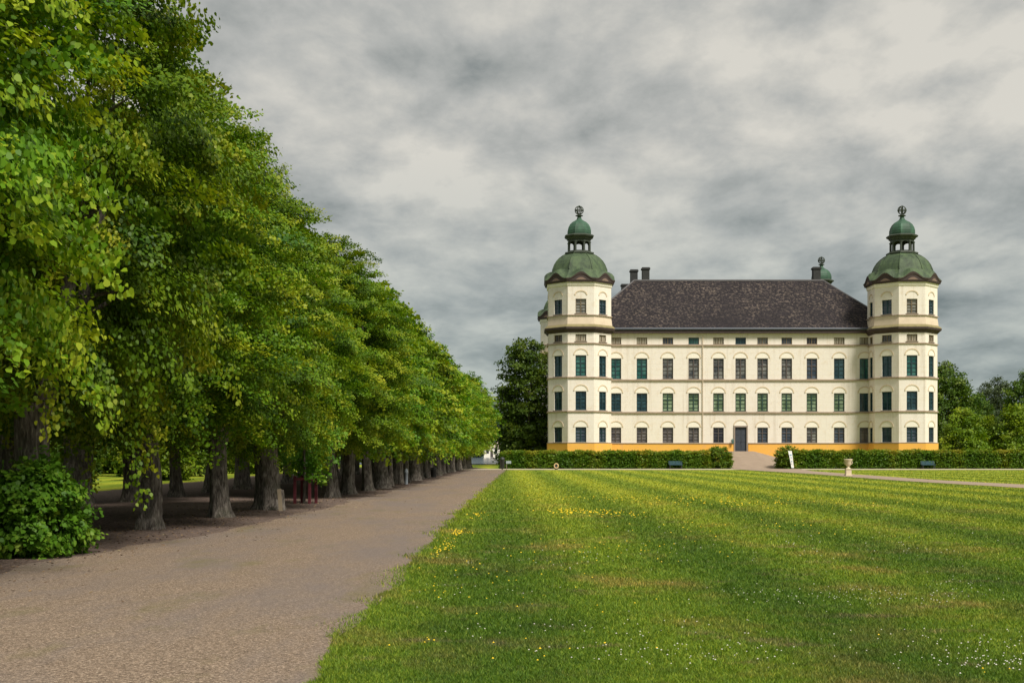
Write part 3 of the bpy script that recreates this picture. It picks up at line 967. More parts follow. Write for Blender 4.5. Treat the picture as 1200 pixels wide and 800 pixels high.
# ================================================================== foliage
def leaves_mesh(name, C, D, mat, per, size, spread, length, droop, seed, tip=0.5, tint_base=None, up=0.55, tint_sd=0.09, round_=False):
    """sprays: C origins (n,3), D outward directions (n,3); `per` kite leaves along each"""
    g = np.random.default_rng(seed)
    n = len(C)
    N = n * per
    ci = np.repeat(np.arange(n), per)
    t = g.random(N) ** 0.8
    L = (length * (0.6 + 0.8 * g.random(n)))[ci]
    d = D[ci]
    P = C[ci] + d * (t * L)[:, None]
    P[:, 2] -= droop * (t * L) ** 2
    sp = spread * (0.45 + 0.75 * np.sin(np.pi * (0.15 + 0.8 * t)))
    off = g.normal(size=(N, 3)) * sp[:, None] * np.array([1, 1, 0.55])
    P += off
    # leaf frame
    ns = g.normal(size=(n, 3)) * 0.42
    nrm = g.normal(size=(N, 3)) * 0.36 + np.array([0, 0, up]) + d * 0.5 + ns[ci]
    nrm /= np.linalg.norm(nrm, axis=1)[:, None]
    ax = g.normal(size=(N, 3)) * 0.6 + d + np.array([0, 0, -0.45])
    ax -= nrm * (ax * nrm).sum(1)[:, None]
    ax /= np.linalg.norm(ax, axis=1)[:, None] + 1e-9
    bx = np.cross(nrm, ax)
    s = size * (0.6 + 0.7 * g.random(N))
    a = ax * s[:, None]; b = bx * (s * 0.46)[:, None]
    fold = nrm * (s * 0.10)[:, None]
    if round_:
        V = np.stack([P, P + a * 0.10 + b * 0.80 + fold, P + a * 0.50 + b * 0.95 + fold, P + a, P + a * 0.50 - b * 0.95 + fold, P + a * 0.10 - b * 0.80 + fold], 1).reshape(-1, 3)
        F = np.arange(6 * N).reshape(N, 6)
    else:
        V = np.stack([P, P + a * 0.42 + b + fold, P + a, P + a * 0.42 - b + fold], 1).reshape(-1, 3)
        F = np.arange(4 * N).reshape(N, 4)
    base = (g.normal(0.42, 0.17, n))[ci] if tint_base is None else tint_base[ci]
    tint = np.clip(base + g.normal(0, tint_sd, N) + tip * np.clip(t - 0.62, 0, 1) * 0.8, 0, 1)
    return np_mesh(name, V, F, mat, tint)


def lump(dirs, seed, amp, k=9, freq=4):
    g = np.random.default_rng(seed)
    r = np.zeros(len(dirs))
    for _ in range(k):
        w = g.normal(size=3) * freq
        r += np.cos(dirs @ w + g.random() * 6.28)
    return 1 + amp * r / math.sqrt(k)


def profile_crown(name, prof, n, per, size, mat, seed, spread=0.22, length=0.9, amp=0.10, droop=0.22, inner=0.25, tip=0.5, off=(0, 0), lean=0.0, freq=4, up=0.55, round_=False, tier=0.0):
    """crown from a profile [(z, radius)...]: sprays through the outer half of the volume"""
    g = np.random.default_rng(seed)
    zs = np.array([q[0] for q in prof]); rs = np.array([q[1] for q in prof])
    zz = np.linspace(zs[0], zs[-1], 400); w = np.interp(zz, zs, rs) + 0.35
    z = g.choice(zz, n, p=w / w.sum()) + g.normal(0, 0.05, n)
    th = g.random(n) * 2 * np.pi
    rr = np.interp(z, zs, rs)
    zm = (zs[0] + zs[-1]) / 2; hh = (zs[-1] - zs[0]) / 2
    dirs = np.stack([np.cos(th), np.sin(th), (z - zm) / hh], -1)
    rr = rr * lump(dirs, seed + 1, amp, freq=freq)
    f = np.where(g.random(n) < inner, g.random(n) ** 0.5 * 0.75, 1 - 0.22 * g.random(n) ** 1.5)
    if tier:
        fld = np.zeros(n)
        for _ in range(7):
            kx, ky = g.normal(0, 1, 2); k_ = 3.6 / (math.hypot(kx, ky) + 1e-6)
            kz = g.choice([-1, 1]) * g.uniform(3.5, 6.5)
            fld += np.cos(kx * k_ * rr * np.cos(th) + ky * k_ * rr * np.sin(th) + kz * z + g.random() * 6.28)
        rr = rr + tier * fld / math.sqrt(3.5)
    r = np.maximum(rr * f - length * 0.45, 0.05)
    C = np.stack([r * np.cos(th) + off[0], r * np.sin(th) + off[1] , z], -1)
    # outward direction follows the profile's normal
    dz = np.gradient(np.interp(zz, zs, rs), zz)
    slope = -np.interp(z, zz, dz)
    D = np.stack([np.cos(th), np.sin(th), np.clip(slope * 0.55, -0.5, 1.3) + 0.12], -1) + g.normal(size=(n, 3)) * 0.28
    D /= np.linalg.norm(D, axis=1)[:, None]
    return leaves_mesh(name, C, D, mat, per, size, spread, length, droop, seed + 2, tip, up=up, round_=round_)


def trunk_mesh(name, r0, h, seed, lean=(0, 0), limbs=4, top=8.0, flare=0.55, burr=0.0, forks=None, spread=1.7):
    g = random.Random(seed)
    mb = MB()
    n = 28
    r0 *= 0.9
    ph = [g.random() * 6.28 for _ in range(6)]
    rows = []
    K = 26
    for k in range(K):
        z = -0.15 + (h + 0.15) * (k / (K - 1)) ** 1.25
        zz_ = max(z, 0)
        row = []
        for j in range(n):
            a = 2 * math.pi * j / n
            fl = 1 + flare * math.exp(-zz_ / 0.28) * (0.75 + 0.45 * math.cos(5 * a + ph[0]) + 0.2 * math.cos(3 * a + ph[1]))
            rib = 1 + 0.06 * math.cos(5 * a + ph[0] + 0.3 * z) + 0.05 * math.cos(9 * a + ph[2] + z)
            br = 1 + burr * (math.sin(7 * z + 3 * a + ph[3]) * math.sin(11 * z - 2 * a + ph[4]) + 0.4 * math.sin(23 * z + 5 * a))
            tp = 1 - 0.12 * zz_ / h + 0.22 * max(0, (zz_ - h * 0.72) / h)
            r = r0 * fl * rib * br * tp
            sx = lean[0] * zz_ + 0.06 * math.sin(1.3 * zz_ + ph[5]); sy = lean[1] * zz_ + 0.05 * math.sin(1.7 * zz_ + ph[2])
            row.append((sx + r * math.cos(a), sy + r * math.sin(a), z))
        rows.append(row)
    mb.grid(rows, 0, True)
    top_c = Vector((lean[0] * h, lean[1] * h, h))
    for q in range(limbs):
        a = 2 * math.pi * (q + g.random() * 0.6) / limbs
        rr = r0 * g.uniform(0.42, 0.62)
        e = top_c + Vector((math.cos(a) * spread * g.uniform(.7, 1.1), math.sin(a) * spread * g.uniform(.7, 1.1), (top - h) * g.uniform(0.75, 1.0)))
        pts = [top_c + Vector((0.3 * r0 * math.cos(a), 0.3 * r0 * math.sin(a), -0.35))]
        for t_ in (0.25, 0.5, 0.75, 1.0):
            b = top_c.lerp(e, t_); b.x += math.cos(a) * 0.5 * math.sin(t_ * math.pi) + g.uniform(-.1, .1); b.y += math.sin(a) * 0.5 * math.sin(t_ * math.pi) + g.uniform(-.1, .1)
            pts.append(b)
        mb.tube(pts, [rr, rr * 0.8, rr * 0.55, rr * 0.35, rr * 0.12], 8)
        for s_ in range(3):
            b0 = pts[1 + s_]
            aa = a + g.uniform(-1.2, 1.2)
            e2 = b0 + Vector((math.cos(aa) * 1.3, math.sin(aa) * 1.3, g.uniform(0.0, 0.9)))
            mb.tube([b0, b0.lerp(e2, .5) + Vector((0, 0, .15)), e2], [rr * 0.35, rr * 0.22, rr * 0.06], 6)
    return mb.mesh(name, [M['bark']], True)


# avenue linden variants
LP = [(2.75, 1.4), (3.1, 2.4), (3.8, 2.95), (5.2, 3.15), (6.8, 2.9), (8.4, 2.4), (9.7, 1.65), (10.7, 0.85), (11.2, 0.25)]
near_crowns = [profile_crown('linden_crown', LP, 950, 205, 0.070, M['linden_leaf'], 100 + 17 * k, spread=0.135, length=1.1, amp=0.13, droop=0.28, inner=0.2, tip=0.8, freq=5, round_=True, tier=0.30) for k in range(3)]
far_crowns = [profile_crown('linden_crown_far', LP, 640, 60, 0.165, M['linden_leaf'], 300 + 13 * k, spread=0.15, length=1.1, amp=0.13, droop=0.28, inner=0.2, tip=0.8, freq=5, tier=0.30) for k in range(3)]
trunks = [
    trunk_mesh('linden_trunk', 0.25, 2.6, 11, (0.02, 0.0), 4, 8.4, 0.75, 0.06),
    trunk_mesh('linden_trunk', 0.31, 2.5, 12, (-0.02, 0.01), 4, 8.4, 0.45, 0.02),
    trunk_mesh('linden_trunk', 0.56, 2.4, 13, (0.10, 0.02), 5, 8.4, 0.40, 0.03),
    trunk_mesh('linden_trunk', 0.37, 2.5, 14, (0.03, -0.02), 4, 8.4, 0.5, 0.03),
]


def tree(name, label, cat, loc, trunk, crown, group=None, s=1.0, rz=0.0, sz=None):
    t = empty(name, loc, rz)
    t.scale = (s, s, sz or s)
    tag(t, label, cat, group)
    link_mesh('trunk', trunk, t)
    link_mesh('crown', crown, t)
    return t


ORD = ['first', 'second', 'third', 'fourth', 'fifth', 'sixth', 'seventh', 'eighth', 'ninth', 'tenth', 'eleventh', 'twelfth', 'thirteenth',
       'fourteenth', 'fifteenth', 'sixteenth', 'seventeenth', 'eighteenth', 'nineteenth', 'twentieth', 'twenty-first', 'twenty-second', 'twenty-third', 'twenty-fourth', 'twenty-fifth']


def rowx(y): return float(np.interp(y, [17, 21.4, 27.4, 32.5, 36.8, 47.5, 55, 112, 137], [-8.4, -8.25, -8.0, -7.65, -7.2, -6.8, -6.4, -5.4, -4.7]))


front = [
    (15.2, -9.0, 3, 'nearest linden, its crown alone overhanging the left edge above the bush'),
    (21.4, -8.28, 3, 'linden with grey trunk rising out of the round green bush'),
    (27.4, -8.02, 0, 'slender knobbly linden trunk with flared foot, first beyond the bush'),
    (32.5, -7.65, 1, 'straight smooth linden trunk, between the knobbly trunk and the thick leaning one'),
    (36.9, -7.2, 2, 'thick leaning linden trunk with a pale board propped at its foot'),
    (46.6, -6.8, 1, 'linden just beyond the red staked sapling on the path side'),
]
y = 50.6
k = 0
while y < 139:
    front.append((y, None, [3, 1, 2, 0][k % 4], '%s linden after the one beyond the red stakes, beside the path' % ORD[k]))
    k += 1
    y += 4.15 + 0.35 * math.sin(k * 2.3)
front[-1] = (front[-1][0], front[-1][1], front[-1][2], 'last linden at the far end of the path-side row')
for i, (yy, xx, tk, lab) in enumerate(front):
    x = rowx(yy) if xx is None else xx
    s = float(np.interp(yy, [16, 27, 37, 47, 60, 100, 125, 137], [1.07, 0.94, 0.82, 0.82, 0.81, 0.78, 0.82, 0.88]))
    s *= 1 + 0.03 * math.sin(i * 2.7)
    sxy = s * (0.97 + 0.07 * math.sin(i * 3.9 + 1))
    cr = near_crowns[i % 3] if yy < 48 else far_crowns[i % 3]
    t = tree('linden_tree', lab, 'tree', (x, yy, 0), trunks[tk], cr, 'linden row along the gravel path', sxy, (0, 2.1, 4.0, 5.3, 1.2)[i % 5] + 0.3 * i, s)
    if i < 2:
        crown_o = [ch for ch in t.children if ch.name.startswith('crown')][0]
        crown_o.scale = (1, 1, 1.2); crown_o.location = (0, 0, -0.5)

back = [(41.0, -14.5, 2, 'stout dark linden trunk in the back row beside the bush'),
        (42.8, -13.15, 3, 'dark back-row linden trunk left of the knobbly front trunk')]
k = 0
for yy in [22.5, 28, 33.5, 47.5] + list(np.arange(52.5, 137, 5.2)):
    lab = 'back-row linden hidden behind the front row, %s in depth' % ORD[k] if yy < 45 else 'back-row linden, %s past the stout dark trunk beside the bush' % ORD[k - 3]
    back.append((float(yy), float(np.interp(yy, [22, 47, 60, 137], [-14.3, -12.9, -12.5, -11.0])), [0, 1, 3][k % 3], lab))
    k += 1
for i, (yy, xx, tk, lab) in enumerate(back):
    tree('linden_tree', lab, 'tree', (xx, yy, 0), trunks[tk], far_crowns[(i + 1) % 3], 'second linden row behind the path', 0.98 + 0.04 * math.sin(i * 1.9), 1.7 * i)

# young tree with red stakes
sap = empty('young_tree', (-6.95, 41.4, 0))
tag(sap, 'young leafy sapling standing between red stakes in the linden row', 'tree')
mb = MB(); mb.tube([(0, 0, -0.1), (0.02, 0, 1.0), (0, 0.02, 2.2), (0.03, 0, 3.2)], [0.05, 0.045, 0.035, 0.015], 8); mb.build('trunk', [M['bark']], sap, smooth=True)
link_mesh('crown', profile_crown('sapling_crown', [(0.9, 0.3), (1.3, 0.7), (2.0, 0.95), (2.8, 0.8), (3.7, 0.2)], 130, 26, 0.13, M['bush_leaf'], 41, 0.12, 0.5, 0.15), sap)
stk = empty('tree_guard', (-6.95, 41.4, 0))
tag(stk, 'red wooden stakes tied round the young sapling', 'tree guard')
red = plain('red_stake', (0.13, 0.026, 0.034), 0.7)
pale = plain('pale_board', (0.27, 0.22, 0.15), 0.8)
for sx, sy in ((-0.27, -0.2), (-0.1, 0.2), (0.22, -0.2), (0.38, 0.15)):
    mb = MB(); mb.box((0, 0, 0.44), (0.09, 0.09, 0.98)); mb.build('stake', [red], stk, (sx, sy, 0))
mb = MB(); mb.box((0.07, -0.26, 0.82), (0.7, 0.03, 0.08)); mb.box((0.07, 0.24, 0.82), (0.6, 0.03, 0.08)); mb.build('crossbar', [red], stk)
bd = MB()
bd.box((0, 0, 0.32), (0.12, 0.05, 0.66), 0)
bd.box((0.085, 0.035, 0.31), (0.06, 0.12, 0.62), 1)
b = bd.build('leaning_board', [pale, M['bark']], None, (-6.72, 36.05, 0.0))
b.rotation_euler = (R(-12), R(-7), 0)
tag(b, 'pale narrow board leaning on the foot of the thick linden', 'board')

# shrub around the second linden trunk
BP = [(0.0, 0.62), (0.15, 0.86), (0.5, 0.95), (0.85, 0.86), (1.15, 0.6), (1.42, 0.2)]
bush = empty('round_bush', (-7.88, 20.5, 0))
tag(bush, 'round bright green bush of linden shoots at a trunk foot by the gravel', 'bush')
link_mesh('foliage', profile_crown('bush_foliage', BP, 360, 40, 0.092, M['bush_leaf'], 77, 0.10, 0.35, 0.08, 0.25, 0.3, 0.45, round_=True), bush)
mb = MB()
for q in range(14):
    a = q * 2.4; r = 0.15 + 0.03 * q
    mb.tube([(0.2 * math.cos(a), 0.2 * math.sin(a), -0.02), (r * math.cos(a), r * math.sin(a), 0.5), (1.3 * r * math.cos(a), 1.3 * r * math.sin(a), 1.05)], [0.02, 0.015, 0.006], 5)
mb.build('stem', [M['bark']], bush)
bush.scale = (0.84, 0.84, 0.95)

# tall broadleaf trees, other shapes
oak_trunk = trunk_mesh('park_trunk', 0.42, 3.0, 31, (0, 0), 5, 11.0, 0.35, 0.02, spread=3.0)
OP = [(1.2, 2.2), (2.5, 3.8), (5, 5.0), (8, 5.0), (10.5, 4.0), (12.5, 2.4), (14, 0.6)]
oak_crowns = [profile_crown('park_crown', OP, 560, 46, 0.36, M[mt], 500 + 7 * k, spread=0.42, length=1.7, amp=0.22, droop=0.10, inner=0.25, tip=0.5, freq=5)
              for k, mt in enumerate(('dark_leaf', 'dark_leaf', 'fresh_leaf'))]
TP = [(0.3, 2.2), (2, 2.9), (6, 3.1), (10, 2.9), (12.5, 2.5), (14.0, 1.8), (15.2, 0.5)]
tall_crown = profile_crown('tall_crown', TP, 620, 48, 0.30, M['dark_leaf'], 610, spread=0.36, length=1.4, amp=0.22, droop=0.08, inner=0.25, tip=0.5, freq=6)
birch_crown = profile_crown('birch_crown', [(3, 1.0), (5, 2.2), (8, 2.4), (11, 1.7), (13, 0.8), (14, 0.2)], 230, 38, 0.26, M['birch_leaf'], 620, spread=0.35, length=1.3, amp=0.3, droop=0.3, inner=0.3)
shrub_crowns = [profile_crown('shrub_crown', [(0, 1.5), (0.8, 2.2), (2.2, 2.5), (3.6, 2.0), (4.8, 1.1), (5.4, 0.3)], 300, 40, 0.24, M[mt], 640 + k, spread=0.3, length=0.9, amp=0.16, droop=0.12, inner=0.2)
                for k, mt in enumerate(('fresh_leaf', 'dark_leaf'))]
shrub_trunk = trunk_mesh('shrub_trunk', 0.10, 0.8, 33, (0, 0), 4, 3.6, 0.4, 0.0, spread=1.0)
birch_bark = plain('birch_bark', (0.40, 0.38, 0.35), 0.85, 0.2, 0.5, 4)
mb = MB(); mb.tube([(0, 0, -0.1), (0.1, 0, 4), (0, 0.1, 8), (0.1, 0, 13)], [0.16, 0.14, 0.09, 0.02], 8)
birch_trunk = mb.mesh('birch_trunk', [birch_bark], True)


def far_tree(px, top, Y, H, W, name, label, trunk, crown, Hm, Wm, rz=0.0, group=None, base=0.0, cat='tree'):
    """px centre, top row, distance: true height from the photo, mesh nominal height Hm and width Wm"""
    x = (px - 600) / 1452 * Y
    h = (1.7 - (top - 530) / 1452 * Y) - base
    w = W / 1452 * Y
    t = empty(name, (x, Y, base), rz)
    t.scale = (w / Wm, w / Wm, h / Hm)
    tag(t, label, cat, group)
    link_mesh('trunk', trunk, t); link_mesh('crown', crown, t)
    return t


far_tree(617, 397, 166, 0, 58, 'tall_tree', 'tall dense dark green tree close left of the castle', oak_trunk, tall_crown, 15.6, 6.4, 0.5)
far_tree(601, 478, 172, 0, 26, 'dark_shrub', 'low dark green tree left of the tall tree, above the hedge end', shrub_trunk, shrub_crowns[1], 5.6, 5.2, 1.1)
GR = 'park trees right of the castle'
far_tree(1106, 428, 168, 0, 70, 'broadleaf_tree', 'tall dark green tree touching the right castle tower', oak_trunk, oak_crowns[0], 14.4, 10, 0.3, GR)
far_tree(1141, 462, 185, 0, 46, 'broadleaf_tree', 'dark low-crowned tree between the tower-side tree and the pale thin ones', oak_trunk, oak_crowns[1], 14.4, 10, 2.3, GR)
far_tree(1156, 447, 200, 0, 24, 'birch_tree', 'pointed grey-green tree left of the pale stemmed birch', birch_trunk, birch_crown, 14, 4.8, 1.0, GR)
far_tree(1172, 441, 196, 0, 32, 'birch_tree', 'pale thin-leaved birch with white stem, highest in the gap', birch_trunk, birch_crown, 14, 4.8, 3.0, GR)
far_tree(1207, 436, 178, 0, 56, 'broadleaf_tree', 'dark green tree cut by the right edge, above the hedge', oak_trunk, oak_crowns[1], 14.4, 10, 4.2, GR)
far_tree(1129, 482, 152, 0, 48, 'tall_shrub', 'rounded bright green shrub nearest the right castle tower', shrub_trunk, shrub_crowns[0], 5.6, 5.2, 0.4, GR, cat='shrub')
far_tree(1158, 490, 155, 0, 34, 'tall_shrub', 'smaller bright shrub in the middle behind the right hedge', shrub_trunk, shrub_crowns[0], 5.6, 5.2, 2.4, GR, cat='shrub')
far_tree(1191, 478, 153, 0, 54, 'tall_shrub', 'broad yellow-green shrub behind the hedge at the right edge', shrub_trunk, shrub_crowns[0], 5.6, 5.2, 4.4, GR, cat='shrub')
far_tree(1113, 500, 160, 0, 30, 'tall_shrub', 'dark shrub squeezed against the right castle tower foot', shrub_trunk, shrub_crowns[1], 5.6, 5.2, 5.4, GR, cat='shrub')
far_tree(1240, 470, 160, 0, 70, 'tall_shrub', 'bright shrub just past the right edge of the hedge trees', shrub_trunk, shrub_crowns[0], 5.6, 5.2, 1.4, GR, cat='shrub')

# woodland far off: behind the park and across the lake (one mass)
g = np.random.default_rng(5)
C_, D_ = [], []
for (x0, x1, y0, y1, nt, h0) in ((-60, 60, 440, 500, 60, 17), (50, 150, 205, 235, 60, 9), (-150, 0, 425, 455, 50, 13)):
    for q in range(nt):
        tx, ty, th = g.uniform(x0, x1), g.uniform(y0, y1), h0 * g.uniform(0.7, 1.15)
        n = 34
        a = g.random(n) * 6.28; zz_ = g.random(n) ** 0.8 * th
        rr = 4.6 * np.sqrt(np.clip(1 - ((zz_ - th * .45) / (th * .58)) ** 2, 0.02, 1)) * g.uniform(0.6, 1, n)
        C_.append(np.stack([tx + rr * np.cos(a), ty + rr * np.sin(a), zz_], -1))
        d = np.stack([np.cos(a), np.sin(a), (zz_ - th * .4) / th], -1); D_.append(d / np.linalg.norm(d, axis=1)[:, None])
wood = link_mesh('distant_wood', leaves_mesh('distant_wood', np.concatenate(C_), np.concatenate(D_), M['far_haze_leaf'], 14, 1.3, 0.8, 1.6, 0.05, 9))
tag(wood, 'distant bluish green woodland beyond the lake and the park', 'woodland', None, 'stuff')

# shrubs and trees beyond the avenue on the left (seen between the trunks)
lw = [(-27, 46, 0, 1.3), (-33, 58, 1, 1.1), (-24, 66, 1, 0.8), (-36, 76, 0, 1.4), (-25, 88, 1, 1.2), (-33, 100, 0, 1.2), (-24, 112, 1, 1.1), (-27, 126, 0, 1.3), (-22, 139, 1, 1.2), (-30, 38, 1, 1.1),
      (-21.5, 76, 0, 0.7), (-20.5, 100, 0, 0.8), (-44, 66, 1, 1.5)]
for i, (x, yy, k, s) in enumerate(lw):
    t = tree('garden_shrub', '%s shrub beyond the avenue lawn, %s in depth from the left edge' % (('bright green', 'dark green')[k], ORD[i]), 'shrub', (x, yy, 0), shrub_trunk, shrub_crowns[k], 'shrubs beyond the avenue', s, 1.3 * i)
for i, (x, yy, k, s) in enumerate([(-36, 52, 0, .9), (-42, 72, 1, 1.0), (-35, 92, 0, .95), (-40, 112, 1, 1.0), (-31, 132, 0, .9), (-50, 92, 1, 1.1), (-46, 132, 0, 1.05), (-34, 30, 1, .9)]):
    tree('park_tree', 'broad dark park tree behind the shrubs beyond the avenue, %s in depth' % ORD[i], 'tree', (x, yy, 0), oak_trunk, oak_crowns[k], 'park trees beyond the avenue', s, 2.1 * i)


# ------------------------------------------------------------------ hedges
def hedge(name, label, x0, x1, y0, y1, h, seed, n, top_tint=0.30):
    o = empty(name, ((x0 + x1) / 2, (y0 + y1) / 2, 0))
    tag(o, label, 'hedge', 'clipped hedges before the castle')
    g = np.random.default_rng(seed)
    L, Dp = x1 - x0, y1 - y0
    # leaf sprays over the front, top, ends and back
    areas = np.array([L * h, L * Dp, Dp * h, Dp * h, L * h * 0.4])
    face = g.choice(5, n, p=areas / areas.sum())
    u, v = g.random(n), g.random(n)
    X = np.where(face <= 1, -L / 2 + L * u, np.where(face == 2, -L / 2, np.where(face == 3, L / 2, -L / 2 + L * u)))
    Yy = np.where(face == 0, -Dp / 2, np.where(face == 4, Dp / 2, -Dp / 2 + Dp * v))
    Z = np.where(face == 1, h, h * v)
    wv = 0.05 * np.sin(X * 1.9) + 0.04 * np.sin(X * 4.3 + 1)
    Z = Z * (1 + wv / h) + 0.0
    D = np.zeros((n, 3))
    D[face == 0] = (0, -1, 0.1); D[face == 1] = (0, -0.1, 1); D[face == 2] = (-1, 0, 0.1); D[face == 3] = (1, 0, 0.1); D[face == 4] = (0, 1, 0.1)
    D += g.normal(size=(n, 3)) * 0.35
    D /= np.linalg.norm(D, axis=1)[:, None]
    C = np.stack([X, Yy, Z], -1) - D * 0.16
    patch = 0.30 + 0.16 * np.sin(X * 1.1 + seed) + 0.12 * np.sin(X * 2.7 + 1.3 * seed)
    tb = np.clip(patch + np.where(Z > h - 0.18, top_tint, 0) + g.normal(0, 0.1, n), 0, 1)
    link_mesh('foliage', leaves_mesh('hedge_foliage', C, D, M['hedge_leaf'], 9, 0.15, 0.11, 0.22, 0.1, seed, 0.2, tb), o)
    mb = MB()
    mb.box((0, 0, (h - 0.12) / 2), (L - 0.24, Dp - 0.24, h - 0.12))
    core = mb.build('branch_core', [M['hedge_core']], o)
    return o


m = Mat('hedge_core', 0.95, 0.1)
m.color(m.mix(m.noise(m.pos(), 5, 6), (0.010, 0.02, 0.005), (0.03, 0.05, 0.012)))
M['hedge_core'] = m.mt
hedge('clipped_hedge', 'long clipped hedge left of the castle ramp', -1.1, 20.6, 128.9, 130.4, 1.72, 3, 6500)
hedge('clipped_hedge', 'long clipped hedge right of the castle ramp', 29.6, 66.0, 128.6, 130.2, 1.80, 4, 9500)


def round_shrub(x, yy, w, h, label, seed):
    o = empty('rounded_shrub', (x, yy, 0))
    tag(o, label, 'shrub', 'rounded shrubs at the hedge ends')
    pr = [(0.0, w * 0.46), (h * .3, w * 0.5), (h * .65, w * 0.49), (h * .85, w * 0.40), (h * .97, w * 0.2), (h, 0.05)]
    link_mesh('foliage', profile_crown('shrub_foliage', pr, 420, 16, 0.15, M['hedge_leaf'], seed, 0.12, 0.25, 0.03, 0.1, 0.15, 0.2), o)
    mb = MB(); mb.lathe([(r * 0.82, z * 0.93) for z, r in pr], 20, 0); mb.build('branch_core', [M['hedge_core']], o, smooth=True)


round_shrub(21.6, 130.0, 2.7, 2.15, 'rounded clipped shrub ending the hedge left of the ramp', 21)
round_shrub(28.9, 129.5, 2.5, 2.15, 'rounded clipped shrub beside the white banner right of the ramp', 22)

# ================================================================== small objects
# stone urn on pedestal
u = empty('garden_urn', tuple(at(994, 557.5, 90)[:2]) + (0.0,))
tag(u, 'pale stone urn on a pedestal at the edge of the axial path', 'urn')
stone = plain('pale_stone', (0.62, 0.53, 0.38), 0.85, 0.2, 0.15)
mb = MB(); mb.box((0, 0, 0.05), (0.46, 0.46, 0.14)); mb.box((0, 0, 0.30), (0.38, 0.38, 0.38)); mb.box((0, 0, 0.51), (0.44, 0.44, 0.05)); mb.build('pedestal', [stone], u)
mb = MB(); mb.lathe([(0.17, 0.53), (0.15, 0.57), (0.07, 0.64), (0.07, 0.68), (0.16, 0.76), (0.215, 0.9), (0.225, 1.08), (0.30, 1.17), (0.31, 1.22), (0.26, 1.23), (0.2, 1.1), (0.05, 1.05)], 24); mb.build('bowl', [stone], u, smooth=True)
mb = MB()
for s in (-1, 1): mb.tube([(s * 0.2, 0, 0.84), (s * 0.3, 0, 0.92), (s * 0.3, 0, 1.04), (s * 0.22, 0, 1.08)], 0.022, 6)
mb.build('handle', [stone], u, smooth=True)

# benches
teal = plain('teal_paint', (0.045, 0.105, 0.13), 0.5, 0.4)


def bench(x, yy, label):
    o = empty('park_bench', (x, yy, 0))
    tag(o, label, 'bench', 'teal benches before the hedges')
    mb = MB()
    for k in range(4): mb.box((0, -0.18 + 0.12 * k, 0.43), (1.4, 0.1, 0.035))
    mb.build('seat', [teal], o)
    mb = MB()
    for k in range(3): mb.box((0, 0.27 + 0.03 * k, 0.52 + 0.12 * k), (1.4, 0.03, 0.1))
    mb.build('backrest', [teal], o)
    for s in (-1, 1):
        mb = MB(); mb.box((s * 0.6, -0.16, 0.205), (0.06, 0.06, 0.41)); mb.box((s * 0.6, 0.22, 0.205), (0.06, 0.06, 0.41)); mb.box((s * 0.6, 0.03, 0.39), (0.055, 0.44, 0.04))
        mb.tube([(s * 0.6, 0.22, 0.40), (s * 0.6, 0.33, 0.82)], 0.025, 6)
        mb.build('leg', [M['iron']], o)


bench(at(792, 548, 128.2).x, 128.3, 'teal bench against the left hedge below the castle')
bench(at(1088, 548, 128.0).x, 128.0, 'teal bench against the right hedge below the right tower')

# ring on a stand by the left hedge
o = empty('ring_ornament', (at(651, 549, 124.5).x, 122.6, 0))
tag(o, 'small cream ring with dark middle standing at the foot of the left hedge', 'ring')
cream = plain('cream_ring', (0.58, 0.42, 0.22), 0.7)
mb = MB(); mb.tube([(0.19 * math.cos(t_), 0, 0.38 + 0.22 * math.sin(t_)) for t_ in np.linspace(0, 2 * math.pi, 29)], 0.06, 8, cap=False); mb.build('ring', [cream], o, smooth=True)
mb = MB(); mb.lathe([(0.16, -0.03), (0.16, 0.03)], 20); d_ = mb.build('disc', [M['iron']], o, (0, 0.02, 0.38)); d_.rotation_euler = (R(90), 0, 0)
mb = MB(); mb.box((0, 0, 0.05), (0.3, 0.2, 0.1)); mb.box((0, 0, 0.12), (0.1, 0.1, 0.1)); mb.build('foot', [M['iron']], o)

# white banner with blue mark
o = empty('banner_stand', (at(927.5, 548, 127.9).x, 127.9, 0), R(8))
tag(o, 'narrow white banner with blue marking leaning beside the right hedge end', 'banner')
wht = plain('banner_cloth', (0.80, 0.80, 0.78), 0.8, 0.2, 0.04)
blu = plain('banner_blue', (0.22, 0.36, 0.47), 0.8)
pts = []
mb = MB()
rows = []
for k in range(9):
    z = 0.12 + 1.75 * k / 8
    cx = 0.14 - 0.30 * k / 8
    w = 0.13 + 0.06 * k / 8
    rows.append([(cx - w, 0.02 * math.sin(k), z), (cx + w, 0.02 * math.sin(k), z)])
mb.grid(rows, 0)
rows2 = [[(p[0], p[1] + 0.012, p[2]) for p in r] for r in rows]
mb.grid([r[::-1] for r in rows2], 0)
mb.grid([[rows[k][0], rows2[k][0]] for k in range(9)], 0); mb.grid([[rows2[k][1], rows[k][1]] for k in range(9)], 0)
mb.build('cloth', [wht], o)
mb = MB()
for k, (zz_, ww, hh) in enumerate(((1.45, 0.22, 0.16), (1.2, 0.2, 0.07), (1.08, 0.16, 0.05), (0.8, 0.12, 0.1))):
    cx = 0.14 - 0.30 * (zz_ - 0.12) / 1.75
    mb.box((cx, -0.026, zz_), (ww, 0.006, hh))
mb.build('mark', [blu], o)
mb = MB(); mb.tube([(0.16, 0.03, 0.0), (-0.19, 0.03, 2.05)], 0.02, 6); mb.box((0.16, 0.03, 0.03), (0.5, 0.3, 0.06)); mb.build('pole', [M['iron']], o)

